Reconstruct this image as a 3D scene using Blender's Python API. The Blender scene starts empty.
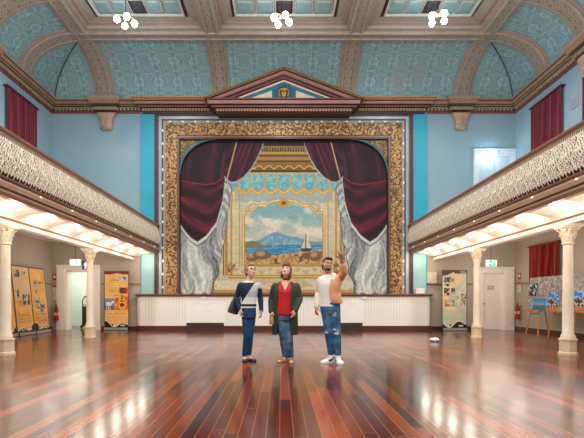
import bpy, bmesh, math, random
import numpy as np
from mathutils import Vector, Matrix, Euler
random.seed(7)
SC = bpy.context.scene
COL = SC.collection
PI = math.pi
CX, CZ, F = -0.1, 1.05, 440.0            # camera x, height, focal length in pixels
VX, VY = 281.0, 301.0                    # principal point in pixels

def W(px, py, Y):                        # a photo measurement at depth Y, in metres
    return Vector(((px - VX) * Y / F + CX, Y, CZ - (py - VY) * Y / F))
def px_of(x, y, z):
    return VX + (x - CX) * F / y, VY - (z - CZ) * F / y

# ------------------------------------------------------------------ materials
def lin(c):
    out = []
    for v in c[:3]:
        v = v / 255.0
        out.append(v / 12.92 if v <= 0.04045 else ((v + 0.055) / 1.055) ** 2.4)
    return (*out, 1.0)

class NT:
    def __init__(s, name):
        m = bpy.data.materials.new(name); m.use_nodes = True
        s.m = m; s.t = m.node_tree; s.n = s.t.nodes; s.b = s.n['Principled BSDF']
    def node(s, kind, **kw):
        n = s.n.new(kind)
        for k, v in kw.items(): setattr(n, k, v)
        return n
    def link(s, a, b): s.t.links.new(a, b)
    def math(s, op, a, b=None, c=None):
        n = s.node('ShaderNodeMath', operation=op)
        for i, v in enumerate((a, b, c)):
            if v is None: continue
            if isinstance(v, (int, float)): n.inputs[i].default_value = v
            else: s.link(v, n.inputs[i])
        return n.outputs[0]
    def mix(s, fac, a, b, blend='MIX'):
        n = s.node('ShaderNodeMix', data_type='RGBA', blend_type=blend)
        for sock, v in ((n.inputs[0], fac), (n.inputs[6], a), (n.inputs[7], b)):
            if isinstance(v, (int, float)): sock.default_value = v
            elif isinstance(v, tuple): sock.default_value = v
            else: s.link(v, sock)
        return n.outputs[2]
    def ramp(s, fac, stops, interp='LINEAR'):
        n = s.node('ShaderNodeValToRGB'); cr = n.color_ramp; cr.interpolation = interp
        while len(cr.elements) < len(stops): cr.elements.new(0.5)
        for e, (p, c) in zip(cr.elements, stops): e.position = p; e.color = c
        s.link(fac, n.inputs[0]); return n.outputs[0]
    def coord(s, which='Object'):
        return s.node('ShaderNodeTexCoord').outputs[which]
    def noise(s, scale, detail=3, vec=None, rough=.55):
        n = s.node('ShaderNodeTexNoise'); n.inputs['Scale'].default_value = scale
        n.inputs['Detail'].default_value = detail; n.inputs['Roughness'].default_value = rough
        s.link(vec if vec is not None else s.coord(), n.inputs['Vector']); return n.outputs[0]
    def bump(s, h, strength, dist=.01):
        n = s.node('ShaderNodeBump'); n.inputs['Strength'].default_value = strength
        n.inputs['Distance'].default_value = dist
        s.link(h, n.inputs['Height']); s.link(n.outputs[0], s.b.inputs['Normal'])
    def sep(s, v):
        n = s.node('ShaderNodeSeparateXYZ'); s.link(v, n.inputs[0]); return n.outputs
    def comb(s, x, y, z=0.0):
        n = s.node('ShaderNodeCombineXYZ')
        for i, v in enumerate((x, y, z)):
            if isinstance(v, (int, float)): n.inputs[i].default_value = v
            else: s.link(v, n.inputs[i])
        return n.outputs[0]
    def base(s, c):
        if isinstance(c, tuple): s.b.inputs['Base Color'].default_value = c
        else: s.link(c, s.b.inputs['Base Color'])

MATS = {}
def mat(name, rgb, rough=.55, metal=0., var=.12, scale=6., bump=0., bscale=40., spec=.5, coat=0., sheen=0.):
    if name in MATS: return MATS[name]
    t = NT(name); c = lin(rgb)
    if var:
        k = t.noise(scale, 4)
        lo = tuple(v * (1 - var) for v in c[:3]) + (1.,); hi = tuple(min(1, v * (1 + var)) for v in c[:3]) + (1.,)
        t.base(t.ramp(k, [(.3, lo), (.7, hi)]))
    else: t.base(c)
    b = t.b.inputs
    b['Roughness'].default_value = rough; b['Metallic'].default_value = metal
    b['Specular IOR Level'].default_value = spec; b['Coat Weight'].default_value = coat
    if sheen: b['Sheen Weight'].default_value = sheen
    if bump: t.bump(t.noise(bscale, 3), bump)
    MATS[name] = t.m; return t.m

def emit(name, rgb, strength):
    t = NT(name); t.base(lin(rgb)); t.b.inputs['Emission Color'].default_value = lin(rgb)
    t.b.inputs['Emission Strength'].default_value = strength; MATS[name] = t.m; return t.m

def paint_mat(name, rough=.6, glow=0.):
    if name in MATS: return MATS[name]
    t = NT(name); a = t.node('ShaderNodeAttribute', attribute_name='Col')
    t.base(a.outputs['Color']); t.b.inputs['Roughness'].default_value = rough
    t.b.inputs['Specular IOR Level'].default_value = .3
    if glow:
        t.link(a.outputs['Color'], t.b.inputs['Emission Color']); t.b.inputs['Emission Strength'].default_value = glow
    MATS[name] = t.m; return t.m

def floor_mat():
    t = NT('polished_boards'); x, y, z = t.sep(t.coord())
    bw = .11
    row = t.math('FLOOR', t.math('DIVIDE', x, bw))
    wn = t.node('ShaderNodeTexWhiteNoise', noise_dimensions='1D'); t.link(row, wn.inputs['W'])
    yy = t.math('DIVIDE', t.math('ADD', y, t.math('MULTIPLY', wn.outputs[0], 3.1)), 2.6)
    wn2 = t.node('ShaderNodeTexWhiteNoise', noise_dimensions='2D')
    t.link(t.comb(row, t.math('FLOOR', yy)), wn2.inputs['Vector'])
    tone = t.ramp(wn2.outputs[0], [(0, lin((56, 21, 12))), (.3, lin((84, 31, 16))), (.7, lin((110, 43, 20))), (1, lin((164, 72, 32)))])
    gr = t.noise(1., 4, t.comb(t.math('MULTIPLY', x, 60.), t.math('MULTIPLY', y, 5.)))
    tone = t.mix(.45, tone, t.ramp(gr, [(.25, (.35, .33, .32, 1)), (.75, (1.2, 1.15, 1.1, 1))]), 'MULTIPLY')
    fx = t.math('ABSOLUTE', t.math('SUBTRACT', t.math('FRACT', t.math('DIVIDE', x, bw)), .5))
    seam = t.math('GREATER_THAN', fx, .468)
    fy = t.math('GREATER_THAN', t.math('ABSOLUTE', t.math('SUBTRACT', t.math('FRACT', yy), .5)), .4985)
    seam = t.math('MAXIMUM', seam, fy)
    t.base(t.mix(t.math('MULTIPLY', seam, .42), tone, lin((186, 130, 100))))
    wear = t.noise(1.3, 5)
    t.link(t.math('ADD', t.math('MULTIPLY', wear, .17), .08), t.b.inputs['Roughness'])
    t.b.inputs['Specular IOR Level'].default_value = .75
    h = t.math('MULTIPLY', t.noise(9, 3), .4)
    h = t.math('SUBTRACT', h, t.math('MULTIPLY', seam, .6))
    t.bump(h, .06, .004)
    return t.m

def damask_mat():
    t = NT('pressed_tin_damask'); u, v, _ = t.sep(t.coord('UV'))
    wob = t.math('MULTIPLY', t.math('SUBTRACT', t.noise(2., 2, t.coord('UV')), .5), .3)
    pu = t.math('PINGPONG', t.math('ADD', u, wob), .34); pv = t.math('FRACT', t.math('DIVIDE', v, .72))
    a = t.math('MULTIPLY', pu, 18.5); b = t.math('MULTIPLY', pv, 2 * PI)
    s1 = t.math('SINE', t.math('ADD', a, t.math('MULTIPLY', t.math('SINE', b), 2.1)))
    s2 = t.math('SINE', t.math('ADD', t.math('MULTIPLY', a, 1.9), t.math('MULTIPLY', t.math('COSINE', t.math('MULTIPLY', b, 2.)), 1.6)))
    d = t.math('ADD', s1, t.math('MULTIPLY', s2, .75))
    line = t.math('SUBTRACT', 1., t.math('MINIMUM', t.math('MULTIPLY', t.math('ABSOLUTE', d), 2.2), 1.))
    fine = t.noise(45, 3, t.coord('UV'))
    g = t.math('ADD', t.math('MULTIPLY', line, .75), t.math('MULTIPLY', fine, .35))
    c = t.ramp(g, [(0.1, lin((120, 152, 160))), (.5, lin((140, 168, 172))), (.95, lin((174, 192, 190)))])
    inner = t.math('GREATER_THAN', d, .55)
    c = t.mix(t.math('MULTIPLY', inner, .4), c, lin((104, 142, 156)))
    sheet = t.math('GREATER_THAN', t.math('ABSOLUTE', t.math('SUBTRACT', t.math('FRACT', t.math('DIVIDE', u, .68)), .5)), .488)
    c = t.mix(t.math('MULTIPLY', sheet, .45), c, lin((70, 85, 88)))
    st = t.noise(.55, 5)
    c = t.mix(t.math('MULTIPLY', t.ramp(st, [(.55, (0, 0, 0, 1)), (.72, (1, 1, 1, 1))]), .55), c, lin((150, 140, 132)))
    t.base(c); t.b.inputs['Roughness'].default_value = .6; t.bump(g, .5, .02)
    return t.m

def guilloche_mat(name, ground, motif, line, pitch=.34):
    t = NT(name); u, v, _ = t.sep(t.coord('UV'))
    vv = t.math('SUBTRACT', t.math('FRACT', t.math('DIVIDE', v, pitch)), .5)
    uu = t.math('SUBTRACT', u, .5)
    r = t.math('SQRT', t.math('ADD', t.math('POWER', t.math('MULTIPLY', uu, .9), 2.), t.math('POWER', vv, 2.)))
    pet = t.math('MULTIPLY', t.math('SINE', t.math('MULTIPLY', t.math('ARCTAN2', uu, vv), 6.)), .05)
    rr = t.math('ADD', r, pet)
    ring = t.math('LESS_THAN', t.math('ABSOLUTE', t.math('SUBTRACT', r, .4)), .06)
    ros = t.math('LESS_THAN', rr, .24); eye = t.math('LESS_THAN', r, .09)
    c = t.mix(ros, lin(ground), lin(motif)); c = t.mix(eye, c, lin(line)); c = t.mix(ring, c, lin(motif))
    edge = t.math('GREATER_THAN', t.math('ABSOLUTE', uu), .46)
    c = t.mix(edge, c, lin(line))
    c = t.mix(.35, c, t.ramp(t.noise(30, 3), [(.3, (.6, .6, .6, 1)), (.7, (1.2, 1.2, 1.2, 1))]), 'MULTIPLY')
    t.base(c); t.b.inputs['Roughness'].default_value = .6
    t.bump(t.math('ADD', ring, ros), .5, .02); return t.m

def gilt_mat(name, gold, ground, scale=5.5, thr=.3):
    t = NT(name); co = t.coord()
    w = t.node('ShaderNodeTexNoise'); w.inputs['Scale'].default_value = scale * .8; t.link(co, w.inputs['Vector'])
    va = t.node('ShaderNodeVectorMath', operation='MULTIPLY_ADD'); t.link(w.outputs[1], va.inputs[0])
    va.inputs[1].default_value = (.25, .25, .25); t.link(co, va.inputs[2])
    vo = t.node('ShaderNodeTexVoronoi', feature='DISTANCE_TO_EDGE'); vo.inputs['Scale'].default_value = scale
    t.link(va.outputs[0], vo.inputs['Vector'])
    wv = t.node('ShaderNodeTexVoronoi'); wv.inputs['Scale'].default_value = scale * 2.2; t.link(va.outputs[0], wv.inputs['Vector'])
    h = t.math('SUBTRACT', wv.outputs['Distance'], t.math('MULTIPLY', vo.outputs['Distance'], .5))
    m = t.ramp(h, [(thr - .07, (1, 1, 1, 1)), (thr + .13, (0, 0, 0, 1))])
    c = t.mix(m, lin(ground), t.ramp(t.noise(22, 3), [(.3, lin(tuple(v * .8 for v in gold))), (.7, lin(gold))]))
    t.base(c); t.b.inputs['Roughness'].default_value = .45
    t.b.inputs['Metallic'].default_value = .12; t.bump(m, .8, .03); return t.m

def wall_mat(name, rgb, stain, amount=.5, scale=.7):
    t = NT(name); k = t.noise(scale, 6); f = t.noise(18, 4)
    c = t.mix(t.math('MULTIPLY', t.ramp(k, [(.42, (0, 0, 0, 1)), (.7, (1, 1, 1, 1))]), amount), lin(rgb), lin(stain))
    c = t.mix(.25, c, t.ramp(f, [(.3, (.75, .75, .75, 1)), (.7, (1.1, 1.1, 1.1, 1))]), 'MULTIPLY')
    t.base(c); t.b.inputs['Roughness'].default_value = .75; t.b.inputs['Specular IOR Level'].default_value = .25
    t.bump(f, .12, .01); return t.m

def beadboard_mat():
    t = NT('beadboard_paint'); x, y, z = t.sep(t.coord())
    f = t.math('ABSOLUTE', t.math('SUBTRACT', t.math('FRACT', t.math('MULTIPLY', t.math('ADD', x, y), 1 / .1)), .5))
    g = t.math('GREATER_THAN', f, .43)
    t.base(t.mix(t.math('MULTIPLY', g, .5), lin((238, 232, 222)), lin((190, 178, 166))))
    t.b.inputs['Roughness'].default_value = .5; t.bump(t.math('SUBTRACT', 1., g), .6, .008); return t.m

def denim_mat(name, rgb, fade):
    t = NT(name); k = t.noise(7, 3); f = t.noise(120, 2)
    c = t.mix(t.ramp(k, [(.42, (0, 0, 0, 1)), (.72, (1, 1, 1, 1))]), lin(rgb), lin(fade))
    c = t.mix(.3, c, t.ramp(f, [(.3, (.7, .7, .7, 1)), (.7, (1.2, 1.2, 1.2, 1))]), 'MULTIPLY')
    t.base(c); t.b.inputs['Roughness'].default_value = .85; t.bump(t.noise(28, 3), .35, .01); return t.m

M_floor = floor_mat(); M_damask = damask_mat(); M_bead = beadboard_mat()
M_rib = guilloche_mat('rib_guilloche', (132, 120, 110), (170, 156, 140), (108, 76, 68))
M_gold = gilt_mat('gilt_foliage', (200, 150, 88), (84, 56, 36), 6., .46)
M_gold2 = gilt_mat('gilt_spandrel', (176, 136, 80), (60, 46, 36), 8., .42)
M_upper = wall_mat('blue_plaster', (136, 166, 182), (156, 176, 184), .6)
M_lower = wall_mat('stone_plaster', (184, 172, 156), (168, 158, 144), .5, .9)
M_cream = mat('cream_gloss', (240, 228, 206), .4, var=.05)
M_white = mat('white_gloss', (244, 240, 234), .4, var=.04)
M_iron = mat('cream_ironwork', (242, 228, 208), .5, var=.12, scale=14)
M_soffit = mat('soffit_cream', (246, 236, 220), .5, var=.04)
M_brown = mat('brown_timber', (116, 76, 60), .4, var=.2, scale=4)
M_tan = mat('tan_timber', (170, 138, 116), .45, var=.12)
M_dkbrown = mat('dark_brown_paint', (58, 34, 30), .45, var=.15)
M_maroon = mat('maroon_paint', (122, 68, 64), .5, var=.15)
M_mauve = mat('mauve_paint', (160, 112, 106), .5, var=.1)
M_orange = mat('terracotta_paint', (158, 114, 90), .45, var=.15)
M_taupe = mat('taupe_paint', (152, 138, 126), .5, var=.12)
M_ceil = mat('ceiling_beige', (150, 138, 126), .6, var=.12, scale=3)
M_pink = mat('coral_line_paint', (166, 130, 116), .5, var=.1)
M_pale = mat('pale_blue_paint', (176, 196, 202), .5, var=.08)
M_teal = mat('turquoise_paint', (46, 160, 186), .5, var=.05, scale=2)
M_tealpale = mat('pale_turquoise_paint', (150, 196, 196), .5, var=.06, scale=2)
M_tealblue = mat('teal_blue_paint', (44, 116, 140), .5, var=.08)
M_silver = mat('silver_paint', (150, 160, 172), .35, .3, var=.08)
M_dktrim = mat('dark_green_grey_paint', (54, 60, 62), .5, var=.1)
M_dent = mat('stone_dentil', (168, 142, 116), .5, var=.1)
M_gilt = mat('plain_gilt', (196, 146, 74), .4, .25, var=.15, scale=20)
M_panel = mat('coffer_blue', (128, 154, 156), .5, var=.12, scale=8)
M_black = mat('black_plastic', (24, 24, 26), .4, var=.05)
M_redcurt = mat('maroon_velvet', (100, 8, 36), .8, var=.2, scale=5, sheen=.25)
M_redcurt2 = mat('red_velvet', (138, 18, 20), .8, var=.2, scale=5, sheen=.25)
M_wood = mat('pine_easel', (186, 128, 62), .45, var=.15, scale=12)
M_alu = mat('brushed_aluminium', (190, 190, 188), .35, .7, var=.06)
M_red = mat('extinguisher_red', (196, 26, 24), .3, var=.04)
M_brass = mat('brass_fitting', (150, 120, 70), .35, .7, var=.1)
M_skirt = mat('stained_skirting', (84, 42, 32), .35, var=.15)

# ------------------------------------------------------------------ mesh builder
class MB:
    def __init__(s): s.v = []; s.f = []; s.mi = []; s.uv = []
    def add(s, vs, fs, m=0, uvs=None, M=None):
        o = len(s.v)
        for p in vs:
            p = Vector(p)
            s.v.append(tuple(M @ p if M is not None else p))
        for k, f in enumerate(fs):
            s.f.append([i + o for i in f]); s.mi.append(m[k] if isinstance(m, list) else m)
            s.uv.append([uvs[i] for i in f] if uvs else None)
        return s
    def box(s, x0, x1, y0, y1, z0, z1, m=0, M=None):
        x0, x1 = min(x0, x1), max(x0, x1); y0, y1 = min(y0, y1), max(y0, y1); z0, z1 = min(z0, z1), max(z0, z1)
        vs = [(x0, y0, z0), (x1, y0, z0), (x1, y1, z0), (x0, y1, z0), (x0, y0, z1), (x1, y0, z1), (x1, y1, z1), (x0, y1, z1)]
        return s.add(vs, [(0, 3, 2, 1), (4, 5, 6, 7), (0, 1, 5, 4), (1, 2, 6, 5), (2, 3, 7, 6), (3, 0, 4, 7)], m, M=M)
    def prism(s, poly, y0, y1, m=0, M=None):            # poly in x,z; extruded along y
        n = len(poly); vs = [(x, y0, z) for x, z in poly] + [(x, y1, z) for x, z in poly]
        fs = [list(range(n)), list(range(2 * n - 1, n - 1, -1))] + [(i, i + n, (i + 1) % n + n, (i + 1) % n) for i in range(n)]
        return s.add(vs, fs, m, M=M)
    def rings(s, rs, closed=True, caps=True, m=0, segm=None, uvs=None):   # connect equal-length rings
        n = len(rs[0]); vs = [p for r in rs for p in r]; fs = []; ms = []
        for a in range(len(rs) - 1):
            for i in range(n if closed else n - 1):
                j = (i + 1) % n
                fs.append((a * n + i, a * n + j, (a + 1) * n + j, (a + 1) * n + i)); ms.append(segm[i] if segm else m)
        if caps and closed:
            fs.append(list(range(n - 1, -1, -1))); ms.append(m)
            fs.append([(len(rs) - 1) * n + i for i in range(n)]); ms.append(m)
        return s.add(vs, fs, ms, uvs)
    def tube(s, pts, r, n=10, m=0, ratio=1., side=None, round_ends=False):
        pts = [Vector(p) for p in pts]; k = len(pts)
        rad = list(r) if isinstance(r, (list, tuple)) else [r] * k
        if round_ends:
            d0 = (pts[0] - pts[1]).normalized(); d1 = (pts[-1] - pts[-2]).normalized()
            r0, r1 = rad[0], rad[-1]
            pts = [pts[0] + d0 * r0 * .95, pts[0] + d0 * r0 * .7] + pts + [pts[-1] + d1 * r1 * .7, pts[-1] + d1 * r1 * .95]
            rad = [r0 * .3, r0 * .72] + rad + [r1 * .72, r1 * .3]; k += 4
        rs = []; prev = None
        for i in range(k):
            t = (pts[min(i + 1, k - 1)] - pts[max(i - 1, 0)]).normalized()
            if side is not None: a = Vector(side) - t * Vector(side).dot(t)
            elif prev is not None: a = prev - t * prev.dot(t)
            else: a = t.cross(Vector((0, 0, 1)) if abs(t.z) < .9 else Vector((1, 0, 0)))
            a.normalize(); prev = a; b = t.cross(a)
            rs.append([pts[i] + a * rad[i] * math.cos(2 * PI * q / n) + b * rad[i] * ratio * math.sin(2 * PI * q / n) for q in range(n)])
        return s.rings(rs, m=m)
    def lathe(s, prof, c=(0, 0, 0), n=16, m=0, M=None, sq=False):
        rs = []
        for r, z in prof:
            rs.append([(c[0] + r * math.cos(2 * PI * (q + (.5 if sq else 0)) / n), c[1] + r * math.sin(2 * PI * (q + (.5 if sq else 0)) / n), c[2] + z) for q in range(n)])
        if M is not None: rs = [[tuple(M @ Vector(p)) for p in r] for r in rs]
        return s.rings(rs, m=m)
    def ball(s, c, rx, ry=None, rz=None, n=14, k=9, m=0, R=None):
        ry = ry or rx; rz = rz or rx; rs = []; c = Vector(c)
        for i in range(1, k):
            th = PI * i / k
            ring = [Vector((rx * math.sin(th) * math.cos(2 * PI * q / n), ry * math.sin(th) * math.sin(2 * PI * q / n), -rz * math.cos(th))) for q in range(n)]
            rs.append([c + (R @ p if R is not None else p) for p in ring])
        o = len(s.v); s.rings(rs, caps=False, m=m)
        b = Vector((0, 0, -rz)); t = Vector((0, 0, rz))
        if R is not None: b = R @ b; t = R @ t
        vs = [c + b, c + t]; base = len(s.v); s.v += [tuple(p) for p in vs]
        for q in range(n):
            j = (q + 1) % n; last = o + (k - 2) * n
            s.f.append([base, o + j, o + q]); s.mi.append(m); s.uv.append(None)
            s.f.append([base + 1, last + q, last + j]); s.mi.append(m); s.uv.append(None)
        return s
    def mesh(s, name, mats, smooth=0.):
        me = bpy.data.meshes.new(name); me.from_pydata(s.v, [], s.f)
        for mm in (mats if isinstance(mats, (list, tuple)) else [mats]): me.materials.append(mm)
        me.polygons.foreach_set('material_index', s.mi)
        if any(u for u in s.uv):
            ul = me.uv_layers.new(name='UVMap')
            for p, u in zip(me.polygons, s.uv):
                if u:
                    for li, w in zip(p.loop_indices, u): ul.data[li].uv = w
        me.validate()
        bm = bmesh.new(); bm.from_mesh(me); bmesh.ops.recalc_face_normals(bm, faces=bm.faces); bm.to_mesh(me); bm.free()
        if smooth:
            me.polygons.foreach_set('use_smooth', [True] * len(me.polygons)); me.set_sharp_from_angle(angle=math.radians(smooth))
        me.update(); return me
    def build(s, name, mats, parent=None, smooth=0.):
        return link(name, s.mesh(name, mats, smooth), parent)

def link(name, me, parent=None):
    o = bpy.data.objects.new(name, me); COL.objects.link(o)
    if parent is not None:
        o.parent = parent; o.matrix_parent_inverse = Matrix.Translation(-parent.location) if parent.rotation_euler == Euler((0, 0, 0)) else parent.matrix_basis.inverted()
    return o
def tag(o, label, cat, group=None, kind='thing'):
    o['label'] = label; o['category'] = cat
    if group: o['group'] = group
    if kind: o['kind'] = kind
    return o
def thing(name, label, cat, loc=(0, 0, 0), group=None):
    o = bpy.data.objects.new(name, None); COL.objects.link(o); o.location = loc; o.empty_display_size = .2
    return tag(o, label, cat, group)
def struct(o): o['kind'] = 'structure'; return o
def copy_tree(o, parent=None):
    c = o.copy(); COL.objects.link(c)
    if parent is not None: c.parent = parent
    for ch in o.children: copy_tree(ch, c)
    return c
ORD = 'first second third fourth fifth sixth seventh eighth ninth tenth eleventh twelfth'.split()

def paint(name, w, h, nx, nz, fn, parent=None, M=None, thick=.02, m=None, edge=(60, 50, 45), vertcols=True):
    """A flat printed or painted sheet, picture in its colour attribute; local frame: x right, z up from its base, front at y=0."""
    us = np.linspace(0, 1, nx + 1); vs_ = np.linspace(1, 0, nz + 1)
    U, V = np.meshgrid(us, 1 - vs_)                     # V from top(0) to bottom(1)
    rgb = np.clip(fn(U, V), 0, 255) / 255.0
    linc = np.where(rgb <= .04045, rgb / 12.92, ((rgb + .055) / 1.055) ** 2.4)
    X = (U - .5) * w; Z = (1 - V) * h
    verts = np.stack([X, np.zeros_like(X), Z], -1).reshape(-1, 3)
    idx = np.arange((nx + 1) * (nz + 1)).reshape(nz + 1, nx + 1)
    faces = np.stack([idx[:-1, :-1], idx[1:, :-1], idx[1:, 1:], idx[:-1, 1:]], -1).reshape(-1, 4).tolist()
    n0 = len(verts); e = .002
    bx = [(-w / 2 - e, e, -e), (w / 2 + e, e, -e), (w / 2 + e, thick, -e), (-w / 2 - e, thick, -e), (-w / 2 - e, e, h + e), (w / 2 + e, e, h + e), (w / 2 + e, thick, h + e), (-w / 2 - e, thick, h + e)]
    verts = np.vstack([verts, np.array(bx)])
    faces += [[n0 + i for i in f] for f in [(0, 3, 2, 1), (4, 5, 6, 7), (0, 1, 5, 4), (1, 2, 6, 5), (2, 3, 7, 6), (3, 0, 4, 7)]]
    ec = lin(edge)[:3]; cols = np.vstack([linc.reshape(-1, 3), np.array([ec] * 8)])
    if M is not None: verts = np.array([tuple(M @ Vector(p)) for p in verts])
    me = bpy.data.meshes.new(name); me.from_pydata(verts.tolist(), [], faces)
    at = me.color_attributes.new('Col', 'FLOAT_COLOR', 'POINT')
    at.data.foreach_set('color', np.hstack([cols, np.ones((len(cols), 1))]).astype(np.float32).ravel())
    me.materials.append(m or paint_mat('printed_sheet')); me.update()
    return link(name, me, parent)

# little raster helpers for painted sheets (all in numpy, sRGB 0..255)
def sm(a, b, x): t = np.clip((x - a) / (b - a), 0, 1); return t * t * (3 - 2 * t)
def put(img, mask, c):
    mask = np.asarray(mask, float)[..., None]
    return img * (1 - mask) + np.asarray(c, float) * mask
def vnoise(x, y, seed=0):
    xi = np.floor(x).astype(int); yi = np.floor(y).astype(int); fx = x - xi; fy = y - yi
    def hsh(a, b):
        n = (a * 374761393 + b * 668265263 + seed * 1442695) & 0x7fffffff
        n = ((n ^ (n >> 13)) * 1274126177) & 0x7fffffff
        return ((n ^ (n >> 16)) & 0xffff) / 65535.0
    fx = fx * fx * (3 - 2 * fx); fy = fy * fy * (3 - 2 * fy)
    return (hsh(xi, yi) * (1 - fx) + hsh(xi + 1, yi) * fx) * (1 - fy) + (hsh(xi, yi + 1) * (1 - fx) + hsh(xi + 1, yi + 1) * fx) * fy
def fbm(x, y, seed=0): return (vnoise(x, y, seed) + .5 * vnoise(2 * x, 2 * y, seed + 1) + .25 * vnoise(4 * x, 4 * y, seed + 2)) / 1.75
LAMP_W, CHAND_W, CHAND_BACK, FILL_UP, FILL_AISLE, EXPO = 11., 330., 1.0, 175., 36., 0.18
# ------------------------------------------------------------------ the room
WX, YB, YF, ZC = 8.42, -4.0, 16.0, 9.5
MB().box(-WX - .2, WX + .2, YB - .2, YF + 2.6, -.2, 0).build('floor', M_floor)['kind'] = 'structure'
for s, nm in ((-1, 'left'), (1, 'right')):
    b = MB(); b.box(s * WX, s * (WX + .25), YB, YF, 0, 3.2, 0); b.box(s * WX, s * (WX + .25), YB, YF, 3.2, 10.2, 1)
    struct(b.build('wall_' + nm, [M_lower, M_upper]))
    struct(MB().box(s * (WX - .03), s * WX, YB, YF - .03, 0, .13).build('baseboard_' + nm, M_skirt))
    struct(MB().box(s * (WX - .03), s * WX, YB, YF - .03, 1.64, 1.70).build('trim_%d' % (1 if s < 0 else 2), M_orange))
# far wall with openings for the stage picture and the two lower doors
D1 = (-7.88, -7.00, 2.14); D2 = (7.22, 8.00, 2.08)
b = MB(); T = YF + .3
b.box(-WX, D1[0], YF, T, 0, 3.2, 0); b.box(D1[0], D1[1], YF, T, D1[2], 3.2, 0); b.box(D1[1], -4.9, YF, T, 0, 3.2, 0)
b.box(4.9, D2[0], YF, T, 0, 3.2, 0); b.box(D2[0], D2[1], YF, T, D2[2], 3.2, 0); b.box(D2[1], WX, YF, T, 0, 3.2, 0)
b.box(-4.9, -3.8, YF, T, 0, 7.0, 0); b.box(3.8, 4.9, YF, T, 0, 7.0, 0); b.box(-3.8, 3.8, YF, T, 0, 1.2, 0)
b.box(-WX, -4.9, YF, T, 3.2, 10.2, 1); b.box(4.9, WX, YF, T, 3.2, 10.2, 1); b.box(-4.9, 4.9, YF, T, 7.0, 10.2, 1)
struct(b.build('wall_far', [M_lower, M_upper]))
b = MB(); b.box(-WX, WX, YB - .25, YB, 0, 3.2, 0); b.box(-WX, WX, YB - .25, YB, 3.2, 10.2, 1); struct(b.build('wall_near', [M_lower, M_upper]))
b = MB()
for x0, x1 in ((-6.62, -5.3), (5.3, 6.86)):
    b.box(x0, x1, YF - .03, YF, 0, .13)
struct(b.build('baseboard_far', M_skirt))
b = MB()
for x0, x1 in ((-6.62, -5.2), (5.2, 6.86)): b.box(x0, x1, YF - .03, YF, 1.64, 1.70)
struct(b.build('trim_3', M_orange))
# passage seen through the open left doorway
b = MB(); gx0, gx1, gy = -9.2, -6.2, 18.5
M_pass = mat('pale_green_paint', (232, 238, 228), .6, var=.05)
b.box(gx0, gx1, gy, gy + .1, 0, 2.9, 0); b.box(gx0 - .1, gx0, T, gy, 0, 2.9, 0); b.box(gx1, gx1 + .1, T, gy, 0, 2.9, 0); b.box(gx0, gx1, T, gy, 2.9, 3., 0)
b.box(gx0, gx1, gy - .03, gy, 0, .2, 1)
struct(b.build('wall_passage', [M_pass, M_white]))

def door_frame(x0, x1, z1, wl, wr, wt, m, name, y=YF):
    b = MB()
    b.box(x0 - wl, x0, y - .05, y + .0, 0, z1 + wt); b.box(x1, x1 + wr, y - .05, y + .0, 0, z1 + wt); b.box(x0, x1, y - .05, y, z1, z1 + wt)
    b.box(x0 - wl + .05, x0 - .06, y - .07, y - .05, .2, z1 + wt - .05); b.box(x1 + .06, x1 + wr - .05, y - .07, y - .05, .2, z1 + wt - .05)
    b.box(x0 - wl, x1 + wr, y - .10, y, z1 + wt, z1 + wt + .06)
    b.box(x0 - .001, x0 + .03, y, y + .3, 0, z1); b.box(x1 - .03, x1 + .001, y, y + .3, 0, z1); b.box(x0, x1, y, y + .3, z1 - .03, z1 + .001)
    return struct(b.build(name, m))
M_dframe = mat('blush_gloss', (252, 242, 232), .45, var=.05)
door_frame(D1[0], D1[1], D1[2], .36, .34, .16, M_dframe, 'door_1')
d2 = door_frame(D2[0], D2[1], D2[2], .34, .36, .14, M_dframe, 'door_2')
b = MB(); x0, x1 = D2[0] + .03, D2[1] - .03
b.box(x0, x1, YF + .12, YF + .16, .01, D2[2] - .03)
for zz in ((.2, .85), (1.0, 1.95)):
    for xa, xb in ((x0 + .1, (x0 + x1) / 2 - .05), ((x0 + x1) / 2 + .05, x1 - .1)):
        b.box(xa, xb, YF + .112, YF + .121, zz[0], zz[1])
lf = b.build('door_leaf', mat('blush_door', (250, 240, 230), .45, var=.04), d2)
hb = MB(); hb.ball((x0 + .07, YF + .07, .95), .03); hb.tube([(x0 + .07, YF + .12, .95), (x0 + .07, YF + .07, .95)], .012)
hb.build('door_handle', M_brass, lf, 40)
def doorsign(U, V):
    im = np.full(U.shape + (3,), (238, 226, 216.)); r = fbm(U * 60, V * 3, 4) > .42
    for a, bb in ((.12, .38), (.55, .68), (.78, .88)): im = put(im, (V > a) & (V < bb) & (U > .08) & (U < .92) & r, (186, 40, 40))
    return im
paint('notice_plate', .27, .17, 54, 34, doorsign, lf, Matrix.Translation((7.58, YF + .10, 1.45)), .012, edge=(220, 210, 200))
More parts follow.
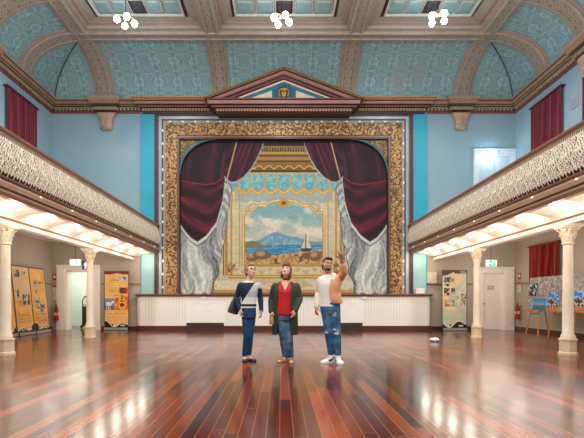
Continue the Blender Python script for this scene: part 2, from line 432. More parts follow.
# upper double door behind the right balcony
b = MB(); ux0, ux1, uz = 7.08, 8.24, 6.30
b.box(ux0 - .18, ux0, YF - .06, YF, 3.3, uz + .2); b.box(ux1, ux1 + .17, YF - .06, YF, 3.3, uz + .2); b.box(ux0, ux1, YF - .06, YF, uz, uz + .2)
b.box(ux0 - .2, ux1 + .18, YF - .09, YF, uz + .2, uz + .26)
d3 = struct(b.build('door_3', mat('cool_white_gloss', (206, 222, 234), .4, var=.04)))
for k, (xa, xb) in enumerate(((ux0, 7.64), (7.66, ux1))):
    b = MB(); b.box(xa, xb, YF - .03, YF - .001, 3.3, uz)
    b.box(xa + .09, xb - .09, YF - .04, YF - .03, 4.9, uz - .3); b.box(xa + .09, xb - .09, YF - .04, YF - .03, 3.5, 4.7)
    q = b.build('door_leaf', mat('cool_white_leaf', (186, 206, 222), .4, var=.04), d3)
    hb = MB(); hb.ball((7.58 if k == 0 else 7.72, YF - .07, 4.75), .035); hb.tube([(7.58 if k == 0 else 7.72, YF - .03, 4.75), (7.58 if k == 0 else 7.72, YF - .07, 4.75)], .012)
    hb.build('door_handle', M_black, q, 40)

# ------------------------------------------------------------------ cornice, cove, ribs, ceiling
def sweep_room(prof, name, mats, segm, uv=False, smooth=0., ys=-4.0):
    b = MB(); npf = len(prof); path = []
    arc = [0.]
    for i in range(1, npf): arc.append(arc[-1] + math.dist(prof[i], prof[i - 1]))
    def pt(k, p, z): return ((-WX + p, ys, z), (-WX + p, YF - p, z), (WX - p, YF - p, z), (WX - p, ys, z))[k]
    for k in range(3):
        vs = []; uvs = []
        for q in (k, k + 1):
            for (p, z), a in zip(prof, arc):
                P = pt(q, p, z); vs.append(P); uvs.append(((P[0] + 50) if k == 1 else (P[1] + 50), a))
        fs = [(i, i + 1, npf + i + 1, npf + i) for i in range(npf - 1)]
        b.add(vs, fs, segm if segm else 0, uvs if uv else None)
    return b, b
corn = [(0, 7.86), (.05, 7.86), (.05, 7.91), (.07, 7.92), (.07, 8.03), (.12, 8.05), (.13, 8.09), (.19, 8.10), (.20, 8.13), (.25, 8.19), (.25, 8.22), (.27, 8.25), (.29, 8.32), (.20, 8.33), (0, 8.33)]
b, _ = sweep_room(corn, '', None, [1, 1, 1, 3, 2, 3, 2, 3, 0, 0, 3, 4, 4, 4])
def dentils(b, x0, x1, fixed, axis, z0, z1, pitch, p0, p1, m):
    n = int(abs(x1 - x0) / pitch)
    for i in range(n):
        a = x0 + (i + .22) * (x1 - x0) / n; c = x0 + (i + .78) * (x1 - x0) / n
        if axis == 'x': b.box(a, c, fixed - p1, fixed - p0, z0, z1, m)
        else: b.box(fixed + p0 if fixed < 0 else fixed - p1, fixed + p1 if fixed < 0 else fixed - p0, a, c, z0, z1, m)
dentils(b, -8.3, 8.3, YF, 'x', 7.94, 8.03, .13, .07, .115, 2)
dentils(b, 6.0, 15.85, -WX, 'y', 7.94, 8.03, .13, .07, .115, 2); dentils(b, 6.0, 15.85, WX, 'y', 7.94, 8.03, .13, .07, .115, 2)
struct(b.build('trim_4', [M_orange, M_maroon, M_dent, M_dkbrown, M_taupe]))
P0, P1, Z0, Z1 = .20, 2.05, 8.33, 9.5
def ell(th): return (P0 + (P1 - P0) * (1 - math.cos(th)), Z0 + (Z1 - Z0) * math.sin(th))
cove = [ell(PI / 2 * i / 14) for i in range(15)]
b, _ = sweep_room(cove, '', None, None, uv=True); o = struct(b.build('ceiling_cove', M_damask, None, 60))
b = MB()
for s in (-1, 1):
    b.tube([(s * (WX - p - .02), YF - p - .02, z - .02) for p, z in cove], .013, 6)
struct(b.build('trim_5', M_dkbrown))

def rib(fn_pt, arcpts, half, name, up=.1, grain=True):
    """a moulded rib along a list of frames; fn_pt(i, across, out) gives the point"""
    prof = [(-half - .10, 0.), (-half - .10, .035), (-half, .04), (-half, up * .7), (-half + .03, up), (-half + .09, up), (-half + .10, up * .75), (half - .10, up * .75), (half - .09, up), (half - .03, up), (half, up * .7), (half, .04), (half + .10, .035), (half + .10, 0.)]
    segm = [1, 1, 2, 1, 1, 1, 0, 1, 1, 1, 2, 1, 1]
    b = MB(); n = len(prof)
    L = 0.; vs = []; uvs = []; prev = None
    for i in range(arcpts):
        c = Vector(fn_pt(i, 0, 0)); L += (c - prev).length if prev is not None else 0; prev = c
        for a, h in prof: vs.append(fn_pt(i, a, h)); uvs.append(((a + half - .1) / (2 * half - .2), L))
    fs = []; ms = []
    for i in range(arcpts - 1):
        for k in range(n - 1): fs.append((i * n + k, i * n + k + 1, (i + 1) * n + k + 1, (i + 1) * n + k)); ms.append(segm[k])
    b.add(vs, fs, ms, uvs); return struct(b.build(name, [M_rib, M_taupe, M_pink], None, 35))
NA = 17
tn = 6
def cove_frame(i):
    th = PI / 2 * i / (NA - 1); p, z = ell(th)
    nx, nz = math.cos(th) * (Z1 - Z0), -math.sin(th) * (P1 - P0)      # pointing into the room
    l = math.hypot(nx, nz); return p, z, nx / l, nz / l
for X in (-6.4, -2.25, 2.25, 6.4):
    def fp(i, a, h, X=X):
        p, z, nx, nz = cove_frame(i); return (X + a, YF - p - nx * h, z + nz * h)
    rib(fp, NA, .24, 'trim_%d' % tn); tn += 1
for s in (-1, 1):
    for Y in (13.95, 12.1):
        def fp(i, a, h, s=s, Y=Y):
            p, z, nx, nz = cove_frame(i); return (s * (WX - p - nx * h), Y + a, z + nz * h)
        rib(fp, NA, .24, 'trim_%d' % tn); tn += 1
# beams across the flat ceiling
RX = (-6.4, -2.25, 2.25, 6.4)
for Y in (13.9, 10.1):
    rib(lambda i, a, h, Y=Y: (-6.4 + 12.8 * i / 1, Y + a, ZC - h), 2, .20, 'trim_%d' % tn, .13); tn += 1
for X in RX:
    rib(lambda i, a, h, X=X: (X + a, 14.05 - 18 * i, ZC - h), 2, .22, 'trim_%d' % tn, .12); tn += 1
# ceiling bays with stepped soffits and rows of coffers
b = MB(); zb = 9.46
b.box(-6.6, 6.6, YB, 10.0, 9.52, 9.6, 0); b.box(-6.6, 6.6, 10.0, 14.0, 9.85, 9.95, 0)
for x0, x1 in ((-6.2, -2.45), (-2.05, 2.05), (2.45, 6.2)):
    y0, y1 = 10.28, 13.72
    steps = [(0, 9.44), (.0, 9.56), (.05, 9.58), (.06, 9.63), (.13, 9.645), (.14, 9.66), (.34, 9.71), (.34, 9.69), (.385, 9.69), (.395, 9.66), (.43, 9.66), (.44, 9.73)]
    sx = 1.4
    rs = [[(x0 + i * sx, y0 + i, z), (x1 - i * sx, y0 + i, z), (x1 - i * sx, y1 - i, z), (x0 + i * sx, y1 - i, z)] for i, z in steps]
    ms = [4, 4, 3, 3, 0, 2, 1, 1, 1, 8, 8]
    for k in range(len(rs) - 1): b.rings([rs[k], rs[k + 1]], caps=False, m=ms[k])
    b.add(rs[-1], [(0, 1, 2, 3)], 2)
    fx0, fx1, fy0, fy1 = x0 + .44 * sx, x1 - .44 * sx, y0 + .44, y1 - .44
    nx, ny = 5, 4; cw, ch = (fx1 - fx0) / nx, (fy1 - fy0) / ny
    for i in range(nx):
        for j in range(ny):
            a0, a1 = fx0 + i * cw + .02, fx0 + (i + 1) * cw - .02; c0, c1 = fy0 + j * ch + .02, fy0 + (j + 1) * ch - .02
            dark = (i == 2)
            st = [(0, 9.70, 8), (.02, 9.70, 1), (.025, 9.715, 6 if not dark else 1), (.075, 9.72, 8 if not dark else 1), (.085, 9.705, 6 if not dark else 7)]
            rr = [[(a0 + q, c0 + q, z), (a1 - q, c0 + q, z), (a1 - q, c1 - q, z), (a0 + q, c1 - q, z)] for q, z, _ in st]
            for k in range(len(rr) - 1): b.rings([rr[k], rr[k + 1]], caps=False, m=st[k][2])
            b.add(rr[-1], [(0, 1, 2, 3)], st[-1][2])
M_grill = mat('dark_pierced_tin', (66, 62, 66), .6, var=.5, scale=26)
struct(b.build('ceiling', [M_ceil, M_dkbrown, M_taupe, M_pink, M_pale, M_white, M_panel, M_grill, mat('coffer_rim', (190, 190, 180), .5)]))

# ------------------------------------------------------------------ corbels carrying the ribs
def corbel(label, pos, nrm, w=.42):
    """pos on the wall line, nrm pointing into the room"""
    n = Vector(nrm); t = Vector((n.y, -n.x, 0)) if abs(n.y) > .5 else Vector((0, 1, 0))
    r = thing('corbel', label, 'corbel', (pos[0], pos[1], 7.25))
    def pt(a, d, z): return Vector((pos[0], pos[1], 0)) + t * a + n * d + Vector((0, 0, z))
    b = MB()       # cornice block breaking forward
    lay = [(.33, .10, 7.80), (.36, .14, 7.86), (.40, .20, 7.92), (.42, .22, 8.02), (.47, .30, 8.06), (.48, .31, 8.10), (.54, .38, 8.17), (.55, .40, 8.24), (.60, .44, 8.30), (.60, .44, 8.345)]
    mm = [0, 3, 1, 2, 3, 0, 0, 4, 4]
    rs = [[pt(-a, -.006, z), pt(-a, d, z), pt(a, d, z), pt(a, -.006, z)] for a, d, z in lay]
    for k in range(len(rs) - 1): b.rings([rs[k], rs[k + 1]], caps=False, m=mm[k])
    b.add(rs[0], [(0, 1, 2, 3)], 0); b.add(rs[-1], [(0, 1, 2, 3)], 4)
    for k in range(8):
        a = -.40 + k * .108
        b.rings([[pt(a, .2, 7.93), pt(a, .25, 7.93), pt(a + .06, .25, 7.93), pt(a + .06, .2, 7.93)], [pt(a, .2, 8.01), pt(a, .25, 8.01), pt(a + .06, .25, 8.01), pt(a + .06, .2, 8.01)]], m=1)
    b.build('capping', [M_orange, M_dent, M_dktrim, M_dkbrown, M_taupe], r)
    b = MB()       # scrolled bracket, tapering to a rounded drop
    lay = [(.14, .10, 7.24), (.20, .17, 7.29), (.22, .2, 7.36), (.20, .19, 7.44), (.20, .17, 7.5), (.22, .19, 7.58), (.27, .22, 7.68), (.31, .24, 7.76), (.32, .25, 7.80)]
    rs = []
    for a, d, z in lay:
        rs.append([pt(-a, -.006, z)] + [pt(-a * math.cos(PI * q / 8), d * (.35 + .65 * math.sin(PI * q / 8) ** .5), z) for q in range(9)] + [pt(a, -.006, z)])
    b.rings(rs)
    M_br = mat('buff_bracket', (176, 146, 126), .55, var=.2, scale=9)
    bo = b.build('bracket', M_br, r, 40)
    b = MB()
    for z, rr in ((7.38, .07), (7.62, .05)):
        pts = [pt(rr * 1.6 * (1 - q / 14) * math.cos(q * .75), .23, z + rr * 1.6 * (1 - q / 14) * math.sin(q * .75)) for q in range(13)]
        b.tube(pts, .014, 6)
        pts = [pt(-rr * 1.6 * (1 - q / 14) * math.cos(q * .75) , .23, z + .06 + rr * 1.4 * (1 - q / 14) * math.sin(q * .75)) for q in range(13)]
        b.tube(pts, .014, 6)
    b.build('scroll_carving', mat('buff_carving', (196, 164, 138), .5, var=.1), bo, 40)
corbel('buff scrolled corbel under the ceiling rib, left of the stage frame', (-6.4, YF), (0, -1, 0))
corbel('buff scrolled corbel under the ceiling rib, right of the stage frame', (6.4, YF), (0, -1, 0))
corbel('cornice corbel high on the right side wall at the second curved rib', (WX, 12.1), (-1, 0, 0))
corbel('cornice corbel high on the left side wall at the second curved rib', (-WX, 12.1), (1, 0, 0))

# ------------------------------------------------------------------ proscenium
pr = thing('proscenium_frame', 'gilded picture-frame surround of the stage opening with turquoise pilasters', 'stage frame', (0, 15.9, 1.3))
def uframe(b, xi, xo, zi, zo, zb, y0, y1, m=0):
    for s in (-1, 1):
        b.prism([(s * xi, zb), (s * xo, zb), (s * xo, zo), (s * xi, zi)], y0, y1, m)
    b.prism([(-xi, zi), (xi, zi), (xo, zo), (-xo, zo)], y0, y1, m)
ZB = 1.28
for s in (-1, 1):
    b = MB(); b.box(s * 4.66, s * 5.18, 15.93, YF, ZB - .1, 7.9, 0); b.build('pilaster', M_teal, pr)
    b = MB(); b.box(s * 4.69, s * 5.15, 15.922, 15.931, ZB, 2.75, 0); b.build('pilaster_dado', M_tealpale, pr)
b = MB(); uframe(b, 4.50, 4.67, 7.70, 7.86, ZB, 15.88, YF, 0)
for s in (-1, 1):
    for i in range(64):
        z = ZB + i * .1; b.box(s * 4.60, s * 4.66, 15.855, 15.88, z + .02, z + .08, 1)
    b.box(s * 4.52, s * 4.56, 15.86, 15.88, ZB, 7.72, 2)
b.build('rope_moulding', [M_dkbrown, mat('bead_brown', (92, 62, 52), .5), M_maroon], pr)
b = MB(); uframe(b, 4.40, 4.50, 7.61, 7.70, ZB, 15.85, YF); b.build('silver_moulding', M_silver, pr)
b = MB(); uframe(b, 4.345, 4.40, 7.555, 7.61, ZB, 15.87, YF, 1); uframe(b, 4.25, 4.345, 7.47, 7.555, ZB, 15.86, YF, 0); b.build('bead_band', [M_taupe, M_dktrim], pr)
b = MB(); uframe(b, 3.85, 4.25, 7.03, 7.47, ZB, 15.84, YF); b.build('gilt_border', M_gold, pr)
b = MB(); uframe(b, 3.76, 3.85, 6.90, 7.03, ZB, 15.86, YF + .15, 0); uframe(b, 3.80, 3.83, 6.95, 6.99, ZB, 15.845, 15.861, 1); b.build('inner_moulding', [M_dkbrown, M_brown], pr)
# spandrels in the two upper corners, with a teal edge along the arch
for s in (-1, 1):
    rx, rz = 1.35, 1.24; cx, cz = 3.78 - rx, 6.92 - rz
    arc = [(s * (cx + rx * math.cos(PI / 2 * i / 20)), cz + rz * math.sin(PI / 2 * i / 20)) for i in range(21)]
    b = MB(); b.prism([(s * 3.78, 6.92)] + [(s * 3.78, cz)] + arc[1:-1] + [(s * cx, 6.92)], 15.97, 16.01); sp = b.build('spandrel', M_gold2, pr)
    b = MB(); b.tube([(x, 15.96, z) for x, z in arc], .035, 8); b.build('arch_edging', mat('teal_edging', (44, 108, 112), .5), sp, 40)
def boss(c, R, par):
    b = MB(); vs = []
    for i in range(9):
        a = PI * i / 8; vs.append((.05 * math.cos(a), -.055 * math.sin(a)))
    M = Matrix.Translation(c) @ R
    b.prism(vs, -.03, 0, 0, M); return b.build('shell_boss', mat('ivory_boss', (236, 226, 206), .4, var=.05), par)
for i in range(19): boss((-4.1 + i * 8.2 / 18, 15.86, 7.535), Matrix.Identity(4), pr)
for s in (-1, 1):
    for i in range(13): boss((s * 4.335, 15.86, 1.55 + i * .47), Matrix.Rotation(s * -PI / 2, 4, 'Y') if s < 0 else Matrix.Rotation(PI / 2, 4, 'Y'), pr)

# entablature and pediment over the frame
pe = thing('pediment', 'maroon and gilt triangular pediment with crest, on the long cornice over the stage', 'pediment', (0, 15.7, 7.8))
def block(b, layers, mm, yback=YF):
    rs = [[(-a, yback, z), (-a, y, z), (a, y, z), (a, yback, z)] for a, y, z in layers]
    for k in range(len(rs) - 1): b.rings([rs[k], rs[k + 1]], caps=False, m=mm[k])
    b.add(rs[0], [(0, 1, 2, 3)], mm[0]); b.add(rs[-1], [(0, 1, 2, 3)], mm[-1])
b = MB()   # 0 maroon 1 mauve 2 gilt 3 dark 4 dentil stone
block(b, [(5.08, 15.86, 7.82), (5.10, 15.84, 7.87), (5.12, 15.82, 7.88), (5.12, 15.82, 7.97), (5.2, 15.74, 8.0), (5.22, 15.72, 8.04), (5.30, 15.64, 8.07), (5.32, 15.62, 8.15), (5.36, 15.58, 8.17), (5.42, 15.52, 8.2), (5.45, 15.49, 8.26)], [3, 3, 0, 3, 0, 3, 1, 3, 2, 2])
dentils(b, -5.1, 5.1, 15.82, 'x', 7.885, 7.965, .105, -.005, .04, 4)
dentils(b, -5.4, 5.4, 15.52, 'x', 8.205, 8.25, .09, -.01, .02, 3)
b.build('entablature', [M_maroon, M_mauve, M_gilt, M_dkbrown, M_dent], pe)
b = MB()
block(b, [(2.33, 15.45, 7.62), (2.37, 15.41, 7.67), (2.39, 15.39, 7.68), (2.39, 15.39, 7.77), (2.52, 15.29, 7.80), (2.54, 15.28, 7.84), (2.63, 15.19, 7.87), (2.65, 15.17, 7.98), (2.71, 15.13, 8.00), (2.71, 15.13, 8.04)], [3, 3, 0, 3, 0, 3, 1, 3, 0])
dentils(b, -2.37, 2.37, 15.39, 'x', 7.685, 7.765, .105, -.005, .04, 4)
b.build('pediment_base', [M_maroon, M_mauve, M_gilt, M_dkbrown, M_dent], pe)
zb, za = 8.03, 9.10; hw = 2.79
def tri(k): return [(-hw * k[0], zb + k[1]), (hw * k[0], zb + k[1]), (0, zb + k[2])]
def chev(b, o, i, y0, y1, m):   # a raking band between two similar triangles
    (xo, zo), (xi, zi) = o, i
    for s in (-1, 1): b.prism([(s * xo, zb), (s * xi, zb), (0, zi), (0, zo)], y0, y1, m)
b = MB(); S = (za - zb) / hw
def T2(x): return (x, zb + S * x)
bands = [(2.79, 2.60, 15.08, 2), (2.60, 2.52, 15.11, 3), (2.52, 2.21, 15.16, 1), (2.21, 2.13, 15.22, 3), (2.13, 1.92, 15.24, 0), (1.92, 1.84, 15.28, 3), (1.84, 1.72, 15.30, 5)]
for xo, xi, y, m in bands: chev(b, T2(xo), T2(xi), y, 15.62, m)
for s in (-1, 1):
    for i in range(40):
        x = 2.76 - 2.76 * (i + .7) / 40; b.box(s * x - .022, s * x + .022, 15.065, 15.09, zb + S * (2.79 - x) - .06, zb + S * (2.79 - x) - .02, 3)
b.build('raking_cornice', [M_maroon, M_mauve, M_gilt, M_dkbrown, M_dent, M_cream], pe)
b = MB(); b.prism([(-1.73, zb), (1.73, zb), (0, zb + S * 1.73)], 15.38, YF, 0)
M_cr = mat('tympanum_cream', (226, 206, 178), .5, var=.08)
for s in (-1, 1): b.prism([(s * 1.30, zb + .06), (s * .42, zb + .06), (s * .42, zb + .06 + .31)], 15.365, 15.38, 1)
b.build('tympanum', [M_tealblue, M_cr], pe)
b = MB(); Mx = Matrix.Translation((0, 15.38, zb + .29)) @ Matrix.Rotation(PI / 2, 4, 'X')
b.lathe([(.001, .02), (.25, .02), (.27, .05), (.32, .05), (.34, 0), (.001, 0)], n=28, M=Mx)
md = b.build('medallion', [mat('medallion_teal', (36, 104, 128), .4)], pe, 40)
b = MB()
b.lathe([(.001, .045), (.19, .04), (.22, .02), (.001, .0)], n=24, M=Mx, m=1)
b.prism([(-.09, .02), (.09, .02), (.10, .12), (.05, .1), (0, .14), (-.05, .1), (-.10, .12)], -.09, -.03, 0, Matrix.Translation((0, 15.40, zb + .32)))
b.prism([(-.09, .0), (-.07, -.12), (0, -.18), (.07, -.12), (.09, .0)], -.09, -.03, 0, Matrix.Translation((0, 15.40, zb + .30)))
for s in (-1, 1): b.tube([(s * .13, 15.34, zb + .15), (s * .17, 15.34, zb + .25), (s * .16, 15.34, zb + .36), (s * .10, 15.34, zb + .44)], [.02, .035, .03, .015], 8)
b.build('crest', [M_gilt, M_dkbrown], md, 40)

# ------------------------------------------------------------------ stage front
st = thing('stage_front', 'white beadboard stage front with brown lip across the far end of the hall', 'stage', (0, 15.6, 0))
def apron(x, y, r, n=6):
    pts = [(-x, YF)]
    for i in range(n + 1):
        a = PI + PI / 2 * i / n; pts.append((-x + r + r * math.cos(a), y + r + r * math.sin(a)))
    for i in range(n + 1):
        a = 1.5 * PI + PI / 2 * i / n; pts.append((x - r + r * math.cos(a), y + r + r * math.sin(a)))
    pts.append((x, YF)); return pts
def slab(b, pts, z0, z1, m=0): b.rings([[(x, y, z0) for x, y in pts], [(x, y, z1) for x, y in pts]], m=m)
b = MB(); slab(b, apron(5.25, 15.60, .22), .16, 1.22); b.build('boarding', M_bead, st, 30)
b = MB(); slab(b, apron(5.28, 15.58, .24), .0, .17); slab(b, apron(5.27, 15.565, .24), .0, .05); b.build('skirting', M_skirt, st)
b = MB(); slab(b, apron(5.30, 15.55, .25), 1.22, 1.25, 1); slab(b, apron(5.34, 15.50, .27), 1.25, 1.30, 0); b.build('stage_lip', [mat('stage_lip_brown', (122, 76, 54), .4), M_dkbrown], st, 30)
for x0, x1 in ((-3.44, -2.12), (1.5, 2.78)):
    b = MB(); b.box(x0, x1, 15.575, 15.6, .17, 1.0, 0); b.box(x0, x1, 15.565, 15.58, .97, 1.02, 1); b.box(x0 - .03, x0, 15.57, 15.6, .17, 1.02, 1); b.box(x1, x1 + .03, 15.57, 15.6, .17, 1.02, 1)
    b.box(x0, x1, 15.54, 15.58, .0, .28, 2)
    b.build('access_hatch', [mat('hatch_white', (240, 236, 228), .45, var=.04), M_white, M_dkbrown], st)
for px in (204, 364):
    p = W(px, 298, 15.6); b = MB(); b.box(p.x - .07, p.x + .07, 15.56, 15.6, p.z - .045, p.z + .045); b.box(p.x - .04, p.x + .04, 15.552, 15.561, p.z - .025, p.z + .025)
    b.build('power_socket', M_white, st)
# ------------------------------------------------------------------ balconies
def panel_mesh():
    """one bay of the cast-iron balcony front: local y along, z up, x toward the balcony; bellied and pierced"""
    b = MB(); Wd, H = .33, .73; ny, nz = 30, 64
    def P(y, t, d=0.): return (-.085 * math.sin(PI * min(1, t * 1.05)) * (1.25 - .5 * t) + d, y, t * H)
    def hole(y, t):
        p = y - .165
        if t < .03 or t > .975 or .845 < t < .875: return False
        if t >= .875: return abs((y % .055) - .0275) < .016 and t < .955
        if t < .045 + .0: return False
        if t < .165: k = abs((y % .165) - .0825) / .0825; return .12 < k < .94 and .05 < t < .05 + .095 * (1 - abs(k - .5) * 1.1)
        sc = .052 * math.sin(2 * PI * (t - .16) / .70); q = p - sc
        if .013 < q < .038 and .18 < t < .83: return True
        if -.024 < q < -.016 and .2 < t < .8 and math.sin(t * 60) > -.2: return True
        if abs(q) < .03: return False
        a = math.sin(2 * PI * (q + t * .04) / .062); c = math.sin(2 * PI * t / .082 + (1.5 if q > 0 else 0))
        return a * c > .06
    idx = {}
    def vid(i, j, k):
        if (i, j, k) not in idx: idx[(i, j, k)] = len(b.v); b.v.append(P(Wd * i / ny, j / nz, .004 * k))
        return idx[(i, j, k)]
    keep = {(i, j) for i in range(ny) for j in range(nz) if not hole(Wd * (i + .5) / ny, (j + .5) / nz)}
    def F(f): b.f.append(f); b.mi.append(0); b.uv.append(None)
    for i, j in keep:
        F([vid(i, j, 0), vid(i, j + 1, 0), vid(i + 1, j + 1, 0), vid(i + 1, j, 0)])
        for (di, dj), (p, q) in (((-1, 0), ((i, j), (i, j + 1))), ((1, 0), ((i + 1, j), (i + 1, j + 1))), ((0, -1), ((i, j), (i + 1, j))), ((0, 1), ((i, j + 1), (i + 1, j + 1)))):
            if (i + di, j + dj) not in keep: F([vid(*p, 0), vid(*q, 0), vid(*q, 1), vid(*p, 1)])
    def tube(pts, r): b.tube([P(y, t) for y, t in pts], r, 5, ratio=.6)
    tube([(.165 + .052 * math.sin(2 * PI * (t - .16) / .70), t) for t in [.16 + .68 * i / 16 for i in range(17)]], .013)
    for cy, ct, r0, a0, d in ((.075, .24, .05, .5, 1), (.27, .34, .05, 2.5, -1), (.065, .5, .05, 3.6, -1), (.265, .62, .05, -.6, 1), (.08, .74, .045, .4, 1)):
        tube([(cy + r0 * (1 - .8 * q / 11) * math.cos(a0 + d * 8.2 * q / 11), ct + r0 / H * (1 - .8 * q / 11) * math.sin(a0 + d * 8.2 * q / 11)) for q in range(12)], .008)
    for t, r in ((.012, .014), (.165, .008), (.86, .010), (.985, .014)): tube([(0, t), (.165, t), (.33, t)], r)
    return b.mesh('railing_panel', M_iron, 50)
PAN = panel_mesh()
PANF = PAN.copy(); PANF.transform(Matrix.Diagonal((-1, 1, 1, 1))); PANF.flip_normals()
def balcony(s):
    nm = 'left' if s < 0 else 'right'
    r = thing('balcony', '%s gallery balcony with cream pierced ironwork front and brown handrail' % nm, 'balcony', (s * 5, 8, 2.6))
    ye, y0 = YF - .04, -3.9
    def sweep(prof, name, mats, segm, smooth=0.):
        b = MB(); b.rings([[(s * x, y0, z) for x, z in prof], [(s * x, ye, z) for x, z in prof]], segm=segm); return b.build(name, mats, r, smooth)
    sweep([(5.0, 3.16), (8.40, 3.16), (8.40, 3.26), (5.0, 3.26)], 'floor_slab', [mat('aisle_ceiling_paint', (214, 196, 176), .6)], [0] * 4)
    sweep([(4.66, 2.74), (4.58, 2.75), (4.53, 2.80), (4.53, 2.84), (4.49, 2.86), (4.47, 2.93), (4.50, 2.97), (4.47, 3.0), (4.47, 3.03), (5.0, 3.03), (5.0, 2.95), (4.66, 2.95)], 'fascia', [M_tan, M_brown, M_dkbrown], [0, 0, 0, 1, 0, 0, 1, 1, 1, 1, 1, 1])
    sweep([(4.475, 3.752), (4.455, 3.762), (4.455, 3.780), (4.48, 3.79), (4.54, 3.79), (4.57, 3.775), (4.565, 3.752)], 'handrail', [mat('polished_handrail', (150, 104, 80), .3)], [0] * 7, 40)
    sweep([(4.62, 3.03), (4.65, 3.03), (4.65, 3.755), (4.62, 3.755)], 'backing_panel', [mat('railing_backing', (62, 42, 32), .6, var=.2)], [0] * 4)
    # scalloped soffit between the fascia and the beam on the columns
    b = MB(); ny, nx = 260, 12; vs = []
    for j in range(ny + 1):
        y = y0 + (ye - y0) * j / ny; ph = abs(math.sin(PI * (ye - y) / 1.2))
        for i in range(nx + 1):
            u = i / nx; x = 4.64 + .76 * u
            z = 2.80 - .13 * u + .22 * math.sin(PI * u) ** .8 * (ph ** .6)
            vs.append((s * x, y, z))
    b.add(vs, [(j * (nx + 1) + i, j * (nx + 1) + i + 1, (j + 1) * (nx + 1) + i + 1, (j + 1) * (nx + 1) + i) for j in range(ny) for i in range(nx)])
    b.build('soffit', M_soffit, r, 50)
    sweep([(5.38, 2.66), (5.40, 2.66), (5.40, 2.62), (5.41, 2.62), (5.41, 2.55), (5.39, 2.53), (5.57, 2.53), (5.57, 3.16), (5.38, 3.16)], 'beam', [M_cream, mat('beam_strip', (128, 74, 56), .45)], [1, 1, 1, 0, 0, 0, 0, 0, 0])
    for k in range(36):
        o = bpy.data.objects.new('railing_panel', PAN if s > 0 else PANF); COL.objects.link(o); o.parent = r; o.matrix_parent_inverse = Matrix.Translation(-r.location)
        o.location = (s * 4.555, ye - .33 * (k + 1), 3.025)
    b = MB(); b.ball((0, 0, 0), .028, .03, .02, 10, 6); lm = b.mesh('fascia_stud', emit('stud_glow', (255, 240, 220), .35), 40)  # white studs given a faint glow of their own
    for k in range(8):
        o = bpy.data.objects.new('fascia_stud', lm); COL.objects.link(o); o.parent = r; o.matrix_parent_inverse = Matrix.Translation(-r.location)
        o.location = (s * 4.47, 15.2 - 1.2 * k, 2.93)
    return r
balcony(-1); balcony(1)

# lamps under the balconies
M_glow = emit('warm_lamp_glass', (255, 236, 216), 5.)
def lamp_proto():
    r = thing('soffit_lamp', 'x', 'lamp', (0, 0, 0), 'round lamps under the balconies')
    b = MB(); b.lathe([(.07, .1), (.075, .08), (.06, .05), (.03, .045)], n=14); b.build('lamp_holder', M_white, r, 40)
    b = MB(); b.ball((0, 0, 0), .05, n=14, k=9); b.build('lamp_globe', M_glow, r, 60)
    return r
lp = lamp_proto()
first = True
for s, nm in ((-1, 'left'), (1, 'right')):
    for k in range(8):
        o = lp if first else copy_tree(lp); first = False
        y = 15.35 - 1.2 * k; u = (4.95 - 4.64) / .76
        o.location = (s * 4.95, y, 2.78)
        o['label'] = 'round warm lamp under the %s balcony, %s from the stage end' % (nm, ORD[k])
        L = bpy.data.lights.new('lamp_light', 'POINT'); L.energy = LAMP_W; L.color = (1., .90, .78); L.shadow_soft_size = .10
        q = bpy.data.objects.new('lamp_light', L); COL.objects.link(q); q.location = (s * 4.95, y, 2.56)

# columns
def column(label, x, y):
    r = thing('column', label, 'column', (x, y, 0))
    b = MB()
    b.lathe([(.17, 0), (.17, .05), (.15, .07), (.15, .27), (.165, .29), (.165, .32), (.12, .34)], (x, y, 0), 8, sq=True); b.build('plinth', mat('buff_plinth', (228, 206, 172), .4), r, 30)
    b = MB(); b.lathe([(.125, .33), (.13, .36), (.115, .40), (.098, .43), (.097, .9), (.082, 2.12), (.082, 2.14), (.105, 2.15), (.105, 2.18), (.088, 2.19)], (x, y, 0), 20); b.build('shaft', M_cream, r, 40)
    b = MB(); b.lathe([(.088, 2.18), (.09, 2.26), (.115, 2.38), (.15, 2.45), (.15, 2.46)], (x, y, 0), 20)
    for row, (z0, h, n, off) in enumerate(((2.20, .13, 8, 0), (2.28, .14, 8, .5))):
        for q in range(n):
            a = 2 * PI * (q + off) / n; rad = .092 + .02 * row
            pts = [(x + (rad + d) * math.cos(a), y + (rad + d) * math.sin(a), z0 + zz * h) for d, zz in ((0, 0), (.012, .5), (.03, .85), (.055, 1.), (.065, .88))]
            b.tube(pts, [.03, .036, .03, .022, .012], 6, ratio=.4, side=(-math.sin(a), math.cos(a), 0))
    for q in range(4):
        a = PI / 4 + q * PI / 2; c = Vector((x + .15 * math.cos(a), y + .15 * math.sin(a), 2.42)); d = Vector((math.cos(a), math.sin(a), 0))
        b.tube([c + d * (.04 * math.cos(w) * (1 - w / 9)) + Vector((0, 0, .04 * math.sin(w) * (1 - w / 9))) for w in [i * .6 for i in range(11)]], .014, 6)
    b.build('capital', mat('capital_cream', (244, 228, 196), .45), r, 40)
    b = MB(); b.box(x - .17, x + .17, y - .17, y + .17, 2.46, 2.49); b.box(x - .19, x + .19, y - .19, y + .19, 2.49, 2.53); b.build('abacus', M_cream, r)
column('cream cast iron column in front of the three leaning display banners', W(5.5, 354, 8.55).x, 8.55)
column('cream cast iron column beside the open doorway', W(90, 338, 12.5).x, 12.5)
column('cream cast iron column in front of the closed white door', W(477, 338, 12.5).x, 12.5)
column('cream cast iron column in front of the easel boards', W(568, 355, 8.55).x, 8.55)

